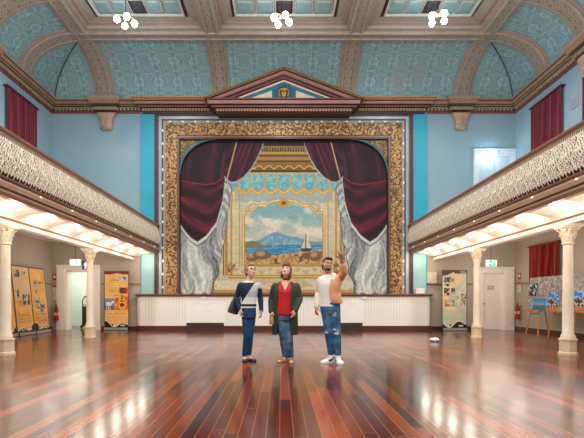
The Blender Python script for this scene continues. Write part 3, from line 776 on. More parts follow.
# ------------------------------------------------------------------ chandeliers
M_bulb = emit('cool_lamp_glass', (222, 242, 255), 60.)
def chandelier():
    r = thing('chandelier', 'x', 'chandelier', (0, 0, 0), 'four-globe chandeliers')
    b = MB(); b.tube([(0, 0, .08), (0, 0, .98)], .012, 8); b.lathe([(.0, .98), (.07, .97), (.06, .94), (.015, .92)], n=14); b.build('rod', M_dkbrown, r, 40)
    b = MB(); b.lathe([(.01, -.02), (.05, .0), (.06, .05), (.03, .1), (.02, .16)], n=14); hub = b.build('hub', M_brass, r, 40)
    for k in range(4):
        a = .45 + k * PI / 2; d = Vector((math.cos(a), math.sin(a), 0))
        b = MB(); b.tube([d * .04 + Vector((0, 0, .05)), d * .12 + Vector((0, 0, .09)), d * .2 + Vector((0, 0, .07)), d * .24 + Vector((0, 0, .03))], .012, 8)
        b.lathe([(.02, .02), (.05, .0), (.05, -.02)], tuple(d * .23), 12); b.build('arm', M_brass, r, 40)
        b = MB(); b.ball(d * .23 + Vector((0, 0, -.06)), .08, .08, .085, 16, 10); b.build('globe', M_bulb, r, 60)
    return r
ch = chandelier()
for k, (x, y, z, lab) in enumerate(((-4.37, 12.1, 8.80, 'four-globe ceiling lamp nearest the left side wall'), (-.08, 12.1, 8.84, 'four-globe ceiling lamp above the pediment, the middle one'), (4.22, 12.1, 8.88, 'four-globe ceiling lamp nearest the right side wall'))):
    o = ch if k == 0 else copy_tree(ch)
    o.location = (x, y, z); o['label'] = lab
def lamp(kind, name, x, y, z, e, col, size, **kw):
    L = bpy.data.lights.new(name, kind); L.energy = e; L.color = col; L.shadow_soft_size = size
    for k, v in kw.items(): setattr(L, k, v)
    q = bpy.data.objects.new(name, L); COL.objects.link(q); q.location = (x, y, z)
for x in (-4.33, 0, 4.33):
    for y in (12.1, 6.2, .5):
        k = 1. if y > 10 else CHAND_BACK
        lamp('SPOT', 'chandelier_light', x, y, 8.5, CHAND_W * k, (1., .97, .93), .3, spot_size=math.radians(172), spot_blend=.5)
        lamp('POINT', 'upper_fill', x, y - 3.2, 6.6, FILL_UP * k, (1., .97, .93), .3)  # added mid-air fill for upper walls and ceiling, no fixture here
for s in (-1, 1):
    for y in (14.6, 11.4, 8.2, 5.0): lamp('POINT', 'aisle_fill', s * 6.9, y, 2.2, FILL_AISLE * (1.25 if s > 0 else 1.), (1., .93, .84), 1.0)  # unseen fill added to brighten the aisles, no fixture built
# ------------------------------------------------------------------ cloth curtains on the side walls
def curtain(label, s, y0, y1, z0, z1, m, name='curtain'):
    r = thing(name, label, 'curtain', (s * (WX - .06), (y0 + y1) / 2, z0))
    ny, nz = 120, 14; b = MB(); vs = []
    for j in range(nz + 1):
        t = j / nz
        for i in range(ny + 1):
            y = y0 + (y1 - y0) * i / ny
            amp = .05 * (1 - .3 * t); w = math.sin(i * 2 * PI / 9.3 + .5 * math.sin(i * .21)) + .35 * math.sin(i * 2 * PI / 4.1 + t)
            vs.append((s * (WX - .085 - amp * w), y + .01 * math.sin(i * .9 + 3 * t), z0 + (z1 - z0) * t))
    b.add(vs, [(j * (ny + 1) + i, j * (ny + 1) + i + 1, (j + 1) * (ny + 1) + i + 1, (j + 1) * (ny + 1) + i) for j in range(nz) for i in range(ny)])
    o = b.build('drape', m, r, 80)
    b = MB(); b.box(s * (WX - .14), s * (WX - .005), y0 - .03, y1 + .03, z1, z1 + .05); b.build('heading_rail', mat('heading_' + m.name, tuple(v * .8 for v in ((112, 14, 42) if m is M_redcurt else (150, 22, 24)))), r)
    return r
curtain('long maroon curtain on the left wall above the balcony', -1, 13.2, 14.85, 4.2, 7.5, M_redcurt)
curtain('long maroon curtain on the right wall above the balcony beside the upper door', 1, 13.2, 14.85, 4.2, 7.5, M_redcurt)
curtain('sliver of maroon curtain at the right edge above the balcony', 1, 10.7, 12.33, 4.2, 7.5, M_redcurt)
curtain('red curtain on the lower right wall behind the picture boards', 1, 13.35, 14.95, 1.55, 2.85, M_redcurt2)
for s, py in ((1, 12.75),):
    b = MB(); z = 6.85
    b.box(s * (WX - .03), s * WX, py - .16, py + .16, z - .2, z + .16)
    for k in range(4): b.box(s * (WX - .045), s * (WX - .03), py - .13, py + .13, z - .15 + k * .075, z - .11 + k * .075)
    tag(b.build('wall_vent', mat('vent_paint', (150, 166, 182), .5)), 'small louvred vent on the right wall beside the maroon curtain', 'vent')

# ------------------------------------------------------------------ painted stage curtain
def scene_paint(U, V):
    x0, x1, y0, y1 = 179.5, 387.5, 138.0, 294.5
    x = x0 + U * (x1 - x0); y = y0 + V * (y1 - y0)
    c = 283.5; u = np.abs(x - c); sgn = np.sign(x - c); xm = c - u        # mirrored to the left half
    n = fbm(x * .12, y * .12, 3); nf = fbm(x * .5, y * .5, 9); nw = fbm(x * .05, y * .2, 21)
    im = np.ones(x.shape + (3,)) * np.array((200, 190, 166.)) * (.9 + .2 * n)[..., None]
    im = put(im, (np.mod(x, 5.6) < .5) & (y > 195), (186, 172, 140))
    im = put(im, (np.mod(y, 9) < .45) & (y > 195), (180, 166, 136))
    # painted cornice at the top
    im = put(im, y < 171, (112, 78, 42)); im = put(im, y < 144, (40, 30, 26))
    for a, bb, cc in ((144.5, 146, (150, 108, 58)), (146, 149.5, (60, 46, 34)), (150, 153, (176, 136, 78)), (153, 155, (96, 66, 38)), (155, 159, (158, 116, 62)), (159, 160.2, (74, 50, 32)), (160.5, 166, (134, 96, 48)), (169, 170.5, (60, 44, 30))):
        im = put(im, (y >= a) & (y < bb), cc)
    im = put(im, (y > 146) & (y < 149.3) & (np.mod(x, 2.6) < 1.3), (148, 120, 84))
    im = put(im, (y > 164) & (y < 168) & (np.abs(y - 165.5 - 1.6 * np.cos(x * .62)) < .7), (206, 160, 84))
    # blue valance with gilt tassels
    p = np.mod(x - c + 6.5, 13.) - 6.5; edge = 186.5 + 5.5 * np.cos(p / 6.5 * PI / 2)
    val = (y > 170.5) & (y < edge)
    im = put(im, val, (98, 160, 176)); im = put(im, val & (nf > .55), (120, 178, 188))
    im = put(im, val & (np.hypot(p, (y - 178)) < 2.1), (150, 186, 172)); im = put(im, val & (np.hypot(p, (y - 178)) < .9), (176, 150, 90))
    im = put(im, (y > 170.5) & (y < 172.6), (188, 158, 96))
    im = put(im, (y > 171) & (y < 190) & (np.abs(np.abs(p) - 6.5) < .9 + .8 * sm(182, 189, y)), (196, 154, 82))
    im = put(im, (y > edge - 3.2) & (y < edge + 1.4), (190, 146, 70)); im = put(im, (y > edge - 1.2) & (y < edge + .3) & (np.mod(x, 1.6) < .8), (232, 204, 138))
    shade = (y > edge + 1.4) & (y < 199 + 2.5 * np.cos(p / 6.5 * PI / 2))
    im = put(im, shade * .65, (142, 158, 166))
    # gilt upright bands
    for a, w, cc in ((52.5, 1.0, (186, 140, 66)), (50.0, .6, (222, 190, 120)), (57.5, 1.6, (178, 132, 62)), (60.5, .5, (120, 84, 44)), (44.5, .8, (188, 150, 84))):
        im = put(im, (np.abs(u - a) < w) & (y > 190) & (y < 274), cc)
    im = put(im, (np.hypot((u - 52) / 4.5, (y - 268) / 7) < 1) & (nf > .45), (140, 98, 46))
    # framed sea view
    top = 213 - 7.5 * sm(34, 25, u) - 5.5 * (u < 17) * np.sqrt(np.clip(1 - (u / 17) ** 2, 0, 1))
    fr = (u < 42) & (y > top - 3.2) & (y < 265.5); vw = (u < 38.8) & (y > top) & (y < 262.5)
    im = put(im, fr, (186, 142, 68)); im = put(im, fr & (np.abs(u - 40.6) < .5), (236, 206, 138)); im = put(im, fr & (np.abs(y - top + 1.6) < .6), (236, 206, 138))
    sky = np.ones(x.shape + (3,)) * np.array((124, 166, 172.)); cl = fbm(x * .07 + 4, y * .1, 31)
    sky = put(sky, sm(206, 240, y) * .8, (206, 190, 178)); sky = put(sky, sm(.42, .72, cl), (224, 206, 190)); sky = put(sky, sm(.6, .8, fbm(x * .09, y * .13, 44)) * .6, (146, 158, 160))
    mtn = 240 - 9.5 * np.exp(-((x - 276) / 13.) ** 2) - 3.5 * np.exp(-((x - 296) / 9.) ** 2) + 1.4 * (n - .5)
    sky = put(sky, (y > mtn) & (y < 246), (110, 152, 180)); sky = put(sky, (y > mtn + 3.5) & (y < 246) & (nf > .5), (138, 172, 188))
    sky = put(sky, (y > 243.6) & (y < 257), (62, 124, 162)); sky = put(sky, (y > 243.6) & (y < 257) & (fbm(x * .12, y * 1.6, 5) > .56), (104, 162, 188))
    head = 245 - 6.5 * np.exp(-((x - 252) / 10.) ** 2) + 1.5 * n; sky = put(sky, (y > head) & (y < 246.5) & (x < 268), (120, 122, 92))
    shore = 250.5 + 3.2 * np.sin((x - 240) * .055) + 3.5 * (n - .5); sky = put(sky, y > shore, (174, 132, 92)); sky = put(sky, (y > shore) & (nf > .52), (204, 164, 116)); sky = put(sky, (y > shore + 2) & (n > .56), (122, 84, 58))
    for bx_, by_, rx, ry in ((262, 254, 9, 4.5), (252, 257, 6, 3), (315.5, 255, 6.5, 5)): sky = put(sky, (np.hypot((x - bx_) / rx, (y - by_) / ry) < .85 + .35 * n), (126, 92, 66)); sky = put(sky, (np.hypot((x - bx_ + 1.5) / rx, (y - by_ + 1.5) / ry) < .35 + .35 * n), (176, 140, 102))
    hull = (np.abs(x - 306) < 6 - (y - 247) * .5) & (y > 247) & (y < 250.5)
    sail = ((y > 234) & (y < 246.5) & (x - 306 > -.2) & (x - 306 < (y - 233) * .38)) | ((y > 238) & (y < 246.5) & (x - 305 < 0) & (305 - x < (y - 237) * .42))
    sky = put(sky, sail, (222, 206, 180)); sky = put(sky, hull, (86, 60, 46)); sky = put(sky, (np.abs(x - 305.8) < .35) & (y > 232) & (y < 247), (90, 66, 50))
    im = np.where(vw[..., None], sky, im)
    cre = np.hypot((x - c) / 6, (y - 201.5) / 4); im = put(im, cre < 1, (194, 148, 74)); im = put(im, cre < .45, (120, 84, 48))
    for s_ in (1,):
        im = put(im, (np.abs(np.hypot(u - 30, (y - 207) * 1.1) - 5.) < .7) & (y < top - 1), (190, 148, 80))
    # scroll band and base below the view
    im = put(im, (y > 266) & (y < 273) & (u < 50), (214, 198, 164))
    for k in range(6):
        ccx = 5 + 8.6 * k; rr = np.hypot(u - ccx, (y - 269.5) * 1.15); im = put(im, (np.abs(rr - 2.6) < .5) & ((y > 269) == (k % 2 == 0)), (168, 124, 62)); im = put(im, rr < .9, (178, 134, 70))
    im = put(im, (y > 273) & (y < 277.5) & (u < 56), (186, 140, 66)); im = put(im, (y > 274.5) & (y < 275.6) & (u < 56), (226, 192, 116))
    im = put(im, y > 279, (222, 206, 180)); im = put(im, (y > 279) & (nw > .55), (204, 178, 140)); im = put(im, (y > 288.5), (196, 150, 96)); im = put(im, (y > 291.5), (140, 92, 56))
    # silver-grey drapery at each side (worked on the mirrored left half)
    X = xm; wob = .7 * np.sin(y * .37 + 1)
    gr = np.interp(y, [176, 184, 200, 216, 237, 255, 270, 280, 292], [226, 231, 229.5, 227, 225, 220.5, 219, 215, 212]) + wob
    gl = np.interp(y, [176, 184, 200, 221, 235, 241, 242], [222, 223, 219, 211, 203, 190, 150]) - 1
    low = np.interp(X, [179, 184, 190, 197, 206, 216, 222, 225], [221, 229, 236, 240.5, 234, 221, 200, 176])
    grey = (X < gr) & ((X > gl) | (y > low)) & (y > 176) & (y < 292.5 - 1.5 * np.sin(X * .5))
    sw = X + 4.5 * np.sin(y * .085 + X * .06) + 2.5 * (n - .5) * 2
    def ridge(p, q, sd): return np.clip(1 - np.abs(2 * (fbm(p, q, sd) - .5)) * 3.2, 0, 1)
    fold = ridge(sw * .30, y * .022 + 2, 51); fold2 = np.clip((fbm(sw * .17, y * .018, 61) - .28) * 2.3, 0, 1)
    cas = (X > gl) & (y < 232); loop = .5 + .5 * np.sin(y * .75 - np.abs(X - (gl + gr) / 2) * .9 + 3 * n)
    g = .40 * fold + .60 * fold2; g = np.where(cas & (y < 215), .5 * g + .5 * loop, g); g = np.clip(g * 1.0 + .25 * (nf - .5), 0, 1)
    gc = np.array((92, 96, 102.)) + g[..., None] ** .75 * np.array((140, 134, 126.))
    im = np.where(grey[..., None], gc, im)
    im = put(im, grey & (np.abs(X - gr) < .8), (92, 84, 72)); im = put(im, grey & (y > low) & (y < low + 3.6), (204, 204, 200)); im = put(im, grey & (y > low + 3.6) & (y < low + 4.8), (70, 70, 74))
    im = put(im, grey & (y > 279 + X * .02) & (fold > .7), (226, 222, 212))
    # crimson drapery
    sx = np.array([224.2, 227, 231, 236, 243, 250, 256, 260, 262.5, 264]); sy = np.array([176.5, 180.5, 182.6, 182, 177.5, 170, 160, 151, 145, 139])
    swag_lo = np.interp(X, sx, sy)
    up = (X >= 224.2) & (X < 264.2) & (y < swag_lo); body = (X < 225) & (y < low)
    red = up | body
    t1 = X * .80 + (y - 140) * .14 + 2.2 * np.sin(y * .05)                    # gathers above the tie line
    tie = 183.5 - .18 * np.abs(X - 205) - 4.5 * sm(212, 226, X)
    d = y - tie; par = d + .028 * (X - 199) ** 2 * sm(0, 40, d) - .25 * (X - 199)
    f_lo = np.clip((fbm(par * .13 + 7, X * .03, 71) - .3) * 2.2, 0, 1) * (.55 + .45 * np.sin(par * .33 + .7 * np.sin(X * .2)))
    f_hi = np.clip((fbm(t1 * .26, y * .012, 81) - .3) * 2.2, 0, 1) * (.65 + .35 * np.sin(t1 * .8 + 2 * n))
    st_ = X - .55 * (swag_lo - y); f_sw = np.clip((fbm(st_ * .26, y * .014, 91) - .3) * 2.2, 0, 1) * (.65 + .35 * np.sin(st_ * .8 + .05 * (y - 140)))
    f = np.where(up, f_sw, np.where(d < 0, f_hi, f_lo)); f = np.clip(f * (.75 + .4 * nf), 0, 1)
    rc = np.array((34, 14, 24.)) + f[..., None] * np.array((98, 16, 28.))
    rc = np.where((up | (d < 0))[..., None], rc * np.array((.86, .95, 1.05)), rc)
    im = np.where(red[..., None], rc, im)
    im = put(im, red & body & (np.abs(d) < .7), (120, 36, 44))
    im = put(im, up & (swag_lo - y < 2.4), (172, 176, 180)); im = put(im, up & (swag_lo - y < 2.4) & (np.mod(y * .9 + x, 2) < .9), (120, 126, 134)); im = put(im, up & (swag_lo - y > 2.4) & (swag_lo - y < 3.3), (56, 30, 40))
    cord = 232 - (X - 228) * 0 + 0; im = put(im, red & (np.abs(X - (226.5 + (178 - y) * .26)) < .55) & (y < 178), (196, 160, 110))
    im = put(im, (np.abs(x - c) < 150) & (y < 140.5), (34, 26, 24))
    return im * np.array((.91, .92, .90)) * (.92 + .14 * nf)[..., None]
pc = paint('painted_stage_curtain', 7.57, 5.70, 454, 342, scene_paint, None, Matrix.Translation((0, YF + .06, 1.24)), .03, paint_mat('scenic_canvas', .7))
tag(pc, 'painted stage curtain with crimson and grey drapery around a framed coastal view', 'stage curtain')

# ------------------------------------------------------------------ banners
def base_wave(im, U, V, seed):
    w = .93 - .035 * np.sin(U * 9 + seed) - .03 * np.sin(U * 4 + seed * 2)
    im = put(im, V > w, (34, 28, 28)); im = put(im, (np.abs(V - w + .006) < .004), (246, 232, 206))
    im = put(im, np.hypot((U - .33) * 1., (V - .945) * 2.5) < .075, (226, 216, 200)); im = put(im, np.hypot((U - .33), (V - .945) * 2.5) < .05, (70, 62, 58))
    return put(im, (U > .68) & (U < .86) & (V > .942) & (V < .968), (220, 214, 204))
def photo(im, U, V, a, b, c, d, tone, seed, lo=(40, 38, 38), hi=(214, 206, 196)):
    n = fbm(U * 14 + seed, V * 30 + seed, seed); m = (U > a) & (U < b) & (V > c) & (V < d)
    pic = np.array(lo) + sm(.3, .7, n)[..., None] * (np.array(hi) - np.array(lo)); pic = pic * (1 - .35 * (fbm(U * 40, V * 80, seed + 3) > .6))[..., None]
    return np.where(m[..., None], pic * np.array(tone), im)
def words(im, U, V, a, b, c, d, rows, col, seed):
    r = (V - c) / (d - c) * rows; m = (U > a) & (U < b) & (V > c) & (V < d) & (np.mod(r, 1) < .5) & (vnoise(U * 90 + np.floor(r) * 17, U * 0, seed) > .35)
    return put(im, m * .8, col)
def ban_tan(seed, pics):
    def fn(U, V):
        n = fbm(U * 3 + seed, V * 7, seed); im = np.ones(U.shape + (3,)) * np.array((222, 166, 92.)) * (.86 + .26 * n)[..., None]
        if seed == 11: im = put(im, (V < .45) * .6, (214, 190, 160))
        im = words(im, U, V, .12, .88, .70, .88, 9, (150, 98, 48), seed); im = words(im, U, V, .1, .55, .5, .62, 6, (120, 80, 44), seed + 1)
        for a in pics: im = photo(im, U, V, *a[:4], (1, .96, .9), a[4])
        return base_wave(im, U, V, seed)
    return fn
def ban_hall(U, V):
    n = fbm(U * 3, V * 7, 2); im = np.ones(U.shape + (3,)) * np.array((236, 184, 108.)) * (.92 + .14 * n)[..., None]
    im = put(im, V < .035 + .012 * np.sin(U * 9), (120, 44, 30)); im = words(im, U, V, .22, .62, .13, .19, 1, (204, 128, 60), 4); im = words(im, U, V, .28, .58, .2, .3, 2, (240, 214, 170), 8); im = words(im, U, V, .2, .7, .335, .36, 1, (190, 120, 60), 6)
    im = photo(im, U, V, .62, .96, .085, .15, (1, 1, 1.1), 3, (90, 96, 110), (220, 226, 236))
    im = photo(im, U, V, .62, .98, .28, .385, (1, 1, 1), 5, (96, 24, 14), (196, 76, 30))
    sk = (U < .58) & (V > .475) & (V < .68); im = put(im, sk, (112, 146, 190)); im = put(im, sk & (V > .54) & (U > .06) & (U < .3), (232, 224, 212)); im = put(im, sk & (V > .6) & (np.mod(U * 12, 1) < .5), (70, 60, 56)); im = put(im, sk & (V > .52) & (V < .56) & (U > .3), (228, 232, 238))
    ro = (U > .4) & (V > .40) & (V < .68); im = put(im, ro & (U > .66 - .0 ) | (ro & (V > .46)), (222, 112, 30)); im = put(im, ro & (fbm(U * 16, V * 34, 6) > .58), (246, 176, 66)); im = put(im, ro & (fbm(U * 20 + 5, V * 40, 7) > .66), (120, 40, 16))
    im = put(im, ro & (np.hypot(U - .74, (V - .57) * 2.3) < .11), (110, 40, 20)); im = put(im, ro & (np.abs(np.hypot(U - .74, (V - .6) * 2.3) - .13) < .02), (250, 200, 90))
    im = words(im, U, V, .15, .88, .735, .775, 1, (214, 120, 70), 12); im = words(im, U, V, .22, .84, .80, .835, 1, (214, 120, 70), 13)
    return base_wave(im, U, V, 1.2)
def ban_map(U, V):
    n = fbm(U * 3, V * 6, 5); im = np.ones(U.shape + (3,)) * np.array((206, 202, 178.)) * (.9 + .2 * n)[..., None]
    im = put(im, V < .05 + .03 * np.sin(U * 7 + 1) * (U < .5), (96, 62, 50)); w = .5 + .28 * np.sin(V * 9 + .6)
    im = put(im, (np.abs(U - w + .12) < .22) * sm(.02, .12, V) * .85, (236, 196, 142)); im = put(im, (np.abs(U - w - .16) < .12) * .6, (168, 192, 176)); im = put(im, (V > .68) * .5, (178, 190, 168))
    im = words(im, U, V, .15, .9, .83, .85, 1, (150, 140, 110), 3)
    for a in ((.05, .34, .10, .205, 1), (.08, .32, .225, .265, 2), (.06, .30, .30, .43, 3), (.36, .52, .30, .36, 4), (.78, .98, .40, .49, 6)): im = photo(im, U, V, *a[:4], (1, .98, .95), a[4])
    for a in ((.36, .50, .13, .19, 9), (.36, .52, .37, .43, 5), (.08, .5, .50, .62, 7), (.52, .68, .44, .5, 8), (.74, .96, .50, .6, 10)): im = photo(im, U, V, *a[:4], (1, .95, .86), a[4], (150, 130, 112), (236, 226, 206))
    return base_wave(im, U, V, 2)
def banner(label, c, w, h, fn, yaw, lean, seed):
    """pull-up banner: c = ground point under the middle of the print, yaw = heading of the print's left-to-right direction"""
    r = thing('pull_up_banner', label, 'banner', (c[0], c[1], 0))
    Mb = Matrix.Translation((c[0], c[1], .0)) @ Matrix.Rotation(yaw, 4, 'Z')
    Mp = Mb @ Matrix.Translation((0, 0, .09)) @ Matrix.Rotation(lean, 4, 'X')
    paint('printed_sheet', w, h, 76, 170, fn, r, Mp, .006)
    b = MB(); b.box(-w / 2 - .02, w / 2 + .02, -.06, .07, .015, .10, 0, Mb); b.box(-w / 2 - .03, -w / 2 - .005, -.065, .075, .0, .105, 1, Mb); b.box(w / 2 + .005, w / 2 + .03, -.065, .075, .0, .105, 1, Mb)
    b.build('base_cassette', [M_alu, M_black], r)
    b = MB(); b.box(-w / 2 - .015, w / 2 + .015, -.012, .014, h - .005, h + .035, 0, Mp)
    for s in (-1, 1): b.box(s * (w / 2 + .004), s * (w / 2 + .022), -.006, .012, 0, h, 0, Mp)
    b.build('edge_frame', mat('banner_edge', (92, 70, 58), .5), r)
    b = MB(); b.tube([Mb @ Vector((0, .05, .09)), Mp @ Vector((0, .02, h))], .011, 8); b.build('support_pole', M_alu, r)
banner('ochre pull-up banner with orange interior photograph, between the open doorway and the stage', (W(116.5, 329, 15.75).x, 15.75), .84, 2.0, ban_hall, 0, -.0, 1)
banner('pale green pull-up banner of pinned old photographs, right of the stage', (W(454.5, 331, 15.5).x, 15.5), .84, 2.02, ban_map, 0, -.0, 2)
for lab, y, sd, pics in (('tan display banner along the left wall, nearest the fire extinguisher', 14.36, 7, ((.2, .42, .2, .3, 1), (.5, .85, .2, .24, 4), (.25, .4, .33, .4, 2), (.25, .5, .47, .55, 3), (.3, .88, .56, .64, 5), (.34, .72, .62, .7, 6))),
                         ('tan display banner along the left wall, middle one with a pale upper half', 13.45, 11, ((.1, .42, .05, .16, 1), (.08, .3, .35, .48, 2), (.48, .92, .42, .58, 3), (.5, .8, .07, .1, 5))),
                         ('tan display banner along the left wall, partly behind the near column', 12.52, 17, ((.3, .8, .25, .48, 2), (.5, .75, .5, .72, 3), (.1, .3, .1, .2, 6)))):
    banner(lab, (-7.88, y), .86, 2.02, ban_tan(sd, pics), PI / 2, -.10, sd)

# ------------------------------------------------------------------ signs, extinguishers
def exitface(white_ground):
    def fn(U, V):
        g, w = ((206, 255, 236), (96, 214, 176)) if white_ground else ((40, 214, 140), (226, 255, 244))
        im = np.ones(U.shape + (3,)) * np.array(g, float)
        if not white_ground: im = put(im, (U < .24) | (U > .88), (196, 255, 232))
        hx, hy = (U - .62) * 1.7, V - .5
        fig = (np.hypot(hx - .02, hy + .3) < .085)                                # running figure
        def seg(ax, ay, bx, by, t):
            dx, dy = bx - ax, by - ay; q = np.clip(((hx - ax) * dx + (hy - ay) * dy) / (dx * dx + dy * dy), 0, 1); return np.hypot(hx - ax - q * dx, hy - ay - q * dy) < t
        for s in ((.0, -.18, -.04, .08, .075), (-.04, .08, -.2, .2, .05), (-.2, .2, -.3, .16, .045), (-.04, .08, .1, .2, .05), (.1, .2, .06, .38, .045), (0, -.16, .16, -.06, .04), (.0, -.16, -.16, -.1, .04), (-.16, -.1, -.22, .02, .035)): fig |= seg(*s)
        ax = (U - .36) * 1.7
        arrow = ((np.abs(hy) < .05) & (ax > -.14) & (ax < .14)) | ((np.abs(hy) < (ax + .24) * .9) & (ax > -.24) & (ax < -.06))
        return put(im, fig | arrow, w)
    return fn
def exitsign(label, x, z, white, glow, y=15.2):
    r = thing('exit_sign', label, 'sign', (x, y, z))
    b = MB(); b.box(x - .19, x + .19, y - .03, y + .03, z - .02, z + .21); b.build('case', M_white, r)
    paint('lit_face', .36, .19, 72, 38, exitface(white), r, Matrix.Translation((x, y - .034, z)), .004, paint_mat('exit_face_%d' % white, .4, glow))
    b = MB(); b.tube([(x, y, z + .2), (x, y, 3.16)], .008, 6); b.build('hanging_rod', M_dkbrown, r)
exitsign('lit pale exit sign hanging over the open doorway', W(75.5, 0, 15.2).x, 2.285, True, 1.0)
exitsign('lit green exit sign hanging before the closed white door', W(491, 0, 15.2).x, 2.26, False, 1.1)
def toilet(U, V):
    im = np.ones(U.shape + (3,)) * np.array((44, 42, 104.)); x = (U - .5) * .75; y = V - .5
    fig = np.hypot(x, y + .32) < .085; fig |= (np.abs(x) < .12) & (y > -.22) & (y < .12); fig |= (np.abs(np.abs(x) - .055) < .045) & (y > .1) & (y < .42); fig |= (np.abs(np.abs(x) - .16) < .03) & (y > -.2) & (y < .08)
    return put(im, fig, (240, 240, 248))
r = thing('toilet_sign', 'dark blue sign with white standing figure beside the lit pale exit sign', 'sign', (W(85.5, 0, 15.1).x, 15.1, 2.15))
tx = r.location.x
b = MB(); b.tube([(tx - .07, 15.115, 2.42), (tx - .07, 15.115, 3.16)], .005, 6); b.tube([(tx + .07, 15.115, 2.42), (tx + .07, 15.115, 3.16)], .005, 6); b.build('hanging_wires', M_dkbrown, r)
paint('sign_plate', .23, .30, 46, 60, toilet, r, Matrix.Translation((tx, 15.1, 2.13)), .02)
def extinguisher(label, x, y, z, s):
    r = thing('fire_extinguisher', label, 'fire extinguisher', (x, y, z))
    b = MB(); b.lathe([(.001, 0), (.07, 0), (.082, .02), (.082, .40), (.07, .45), (.03, .49), (.025, .50)], (x, y, z), 18); b.lathe([(.0825, .19), (.0835, .19), (.0835, .29), (.0825, .29)], (x, y, z), 18, 1); b.build('cylinder', [M_red, mat('extinguisher_label', (226, 206, 196), .4)], r, 40)
    b = MB(); b.lathe([(.02, .49), (.024, .5), (.024, .54), (.001, .55)], (x, y, z), 10); b.box(x - .015, x + .015, y - .11, y + .03, z + .54, z + .555); b.box(x - .015, x + .015, y - .10, y + .02, z + .575, z + .59); b.build('valve_handle', M_black, r)
    b = MB(); b.tube([(x, y - .03, z + .52), (x - s * .03, y - .08, z + .48), (x - s * .06, y - .085, z + .36), (x - s * .07, y - .07, z + .2)], .013, 8); b.build('hose', M_black, r, 40)
    b = MB(); b.box(*((x - .03, x + .03, y + .075, YF - .002) if s < 0 else (x + .08, x + .128, y - .03, y + .03)), z + .3, z + .46); b.build('wall_bracket', M_alu, r)
extinguisher('red fire extinguisher in the left corner beside the open doorway', -8.20, 15.86, .34, -1)
extinguisher('red fire extinguisher on the right wall beside the closed white door', WX - .13, 15.62, .40, 1)
def wsign(nm, label, s, y, z, w, h, fn):
    M = Matrix.Translation((-8.33, YF - .012, z)) if s < 0 else Matrix.Translation((WX - .012, y, z)) @ Matrix.Rotation(-PI / 2, 4, 'Z')
    tag(paint(nm, w, h, 30, 30, fn, None, M, .01), label, 'sign')
def fs_red(U, V):
    im = np.ones(U.shape + (3,)) * np.array((190, 40, 36.)); return put(im, (V > .35) & (V < .65) & (U > .15) & (U < .85) | (np.hypot(U - .5, (V - .22)) < .12), (240, 230, 224))
def fs_white(U, V):
    im = np.ones(U.shape + (3,)) * np.array((232, 226, 214.)); im = words(im, U, V, .12, .88, .2, .9, 6, (120, 112, 104), 3); return put(im, V < .14, (190, 60, 50))
wsign('extinguisher_sign', 'small red sign in the left corner above the extinguisher', -1, 15.45, 1.80, .12, .24, fs_red)
wsign('notice', 'white paper notice in the left corner between red sign and extinguisher', -1, 15.45, 1.10, .14, .52, fs_white)
wsign('extinguisher_sign', 'small red sign high on the right wall above the extinguisher', 1, 15.70, 1.82, .16, .24, fs_red)
wsign('notice', 'white paper notice on the right wall between red sign and extinguisher', 1, 15.70, 1.36, .24, .36, fs_white)
b = MB(); p = W(431, 278, 15.96); b.box(p.x - .17, p.x + .17, 15.85, YF, p.z - .2, p.z + .2, 0); b.box(p.x - .14, p.x + .14, 15.84, 15.85, p.z - .17, p.z + .17, 0)
tag(b.build('electrical_box', mat('box_cream', (214, 198, 180), .5)), 'beige electrical cover box on the far wall right of the stage', 'electrical box')
p = W(419.5, 290.5, 15.75); b = MB(); b.box(p.x - .15, p.x + .15, 15.68, 15.84, 1.30, 1.50, 0); b.box(p.x - .15, p.x + .15, 15.66, 15.68, 1.44, 1.505, 0); b.box(p.x - .152, p.x + .152, 15.679, 15.8, 1.30, 1.32, 1)
tag(b.build('paper_box', [mat('box_white', (244, 240, 236), .6, var=.03), M_dent]), 'white box standing on the right end of the stage lip', 'box')
# batten made to glow for a bright patch over the upper door
r = thing('glow_strip', 'lit white batten above the upper double door', 'lamp', (7.42, 15.9, 6.35))
b = MB(); b.box(7.17, 7.70, 15.86, 15.94, 6.40, 6.46); b.build('strip_back', M_white, r)
b = MB(); b.tube([(7.18, 15.86, 6.37), (7.69, 15.86, 6.37)], .03, 10); b.build('tube', emit('cold_glow', (214, 246, 255), 5.), r, 50)
L = bpy.data.lights.new('strip', 'POINT'); L.energy = 14; L.color = (.8, .95, 1); L.shadow_soft_size = .1
q = bpy.data.objects.new('strip_glow', L); COL.objects.link(q); q.location = (7.42, 15.7, 6.32)
# unidentified dark upright inside the doorway, shaped as a wheeled stand
r = thing('dark_post', 'dark upright trolley just inside the open doorway', 'post', (-7.58, 16.85, 0))
b = MB(); tz = 1.22; x = -7.58; y = 16.85
for s in (-1, 1): b.tube([(x + s * .12, y, .1), (x + s * .12, y, tz - .15), (x + s * .10 + .06, y, tz)], .022, 8)
b.tube([(x - .04, y, tz), (x + .16, y, tz)], .022, 8)
for z in (.3, .6, .9): b.tube([(x - .12, y, z), (x + .12, y, z)], .016, 8)
b.build('frame', M_black, r, 40)
b = MB(); b.box(x - .15, x + .15, y - .10, y + .02, .06, .1); b.box(x - .13, x + .13, y - .02, y + .03, .1, .85); b.build('post_plate', mat('post_grey', (44, 42, 44), .5), r)
for s in (-1, 1):
    b = MB(); b.lathe([(.001, -.02), (.06, -.02), (.07, 0), (.06, .02), (.001, .02)], n=14, M=Matrix.Translation((x + s * .16, y, .07)) @ Matrix.Rotation(PI / 2, 4, 'Y')); b.build('wheel', M_black, r, 40)

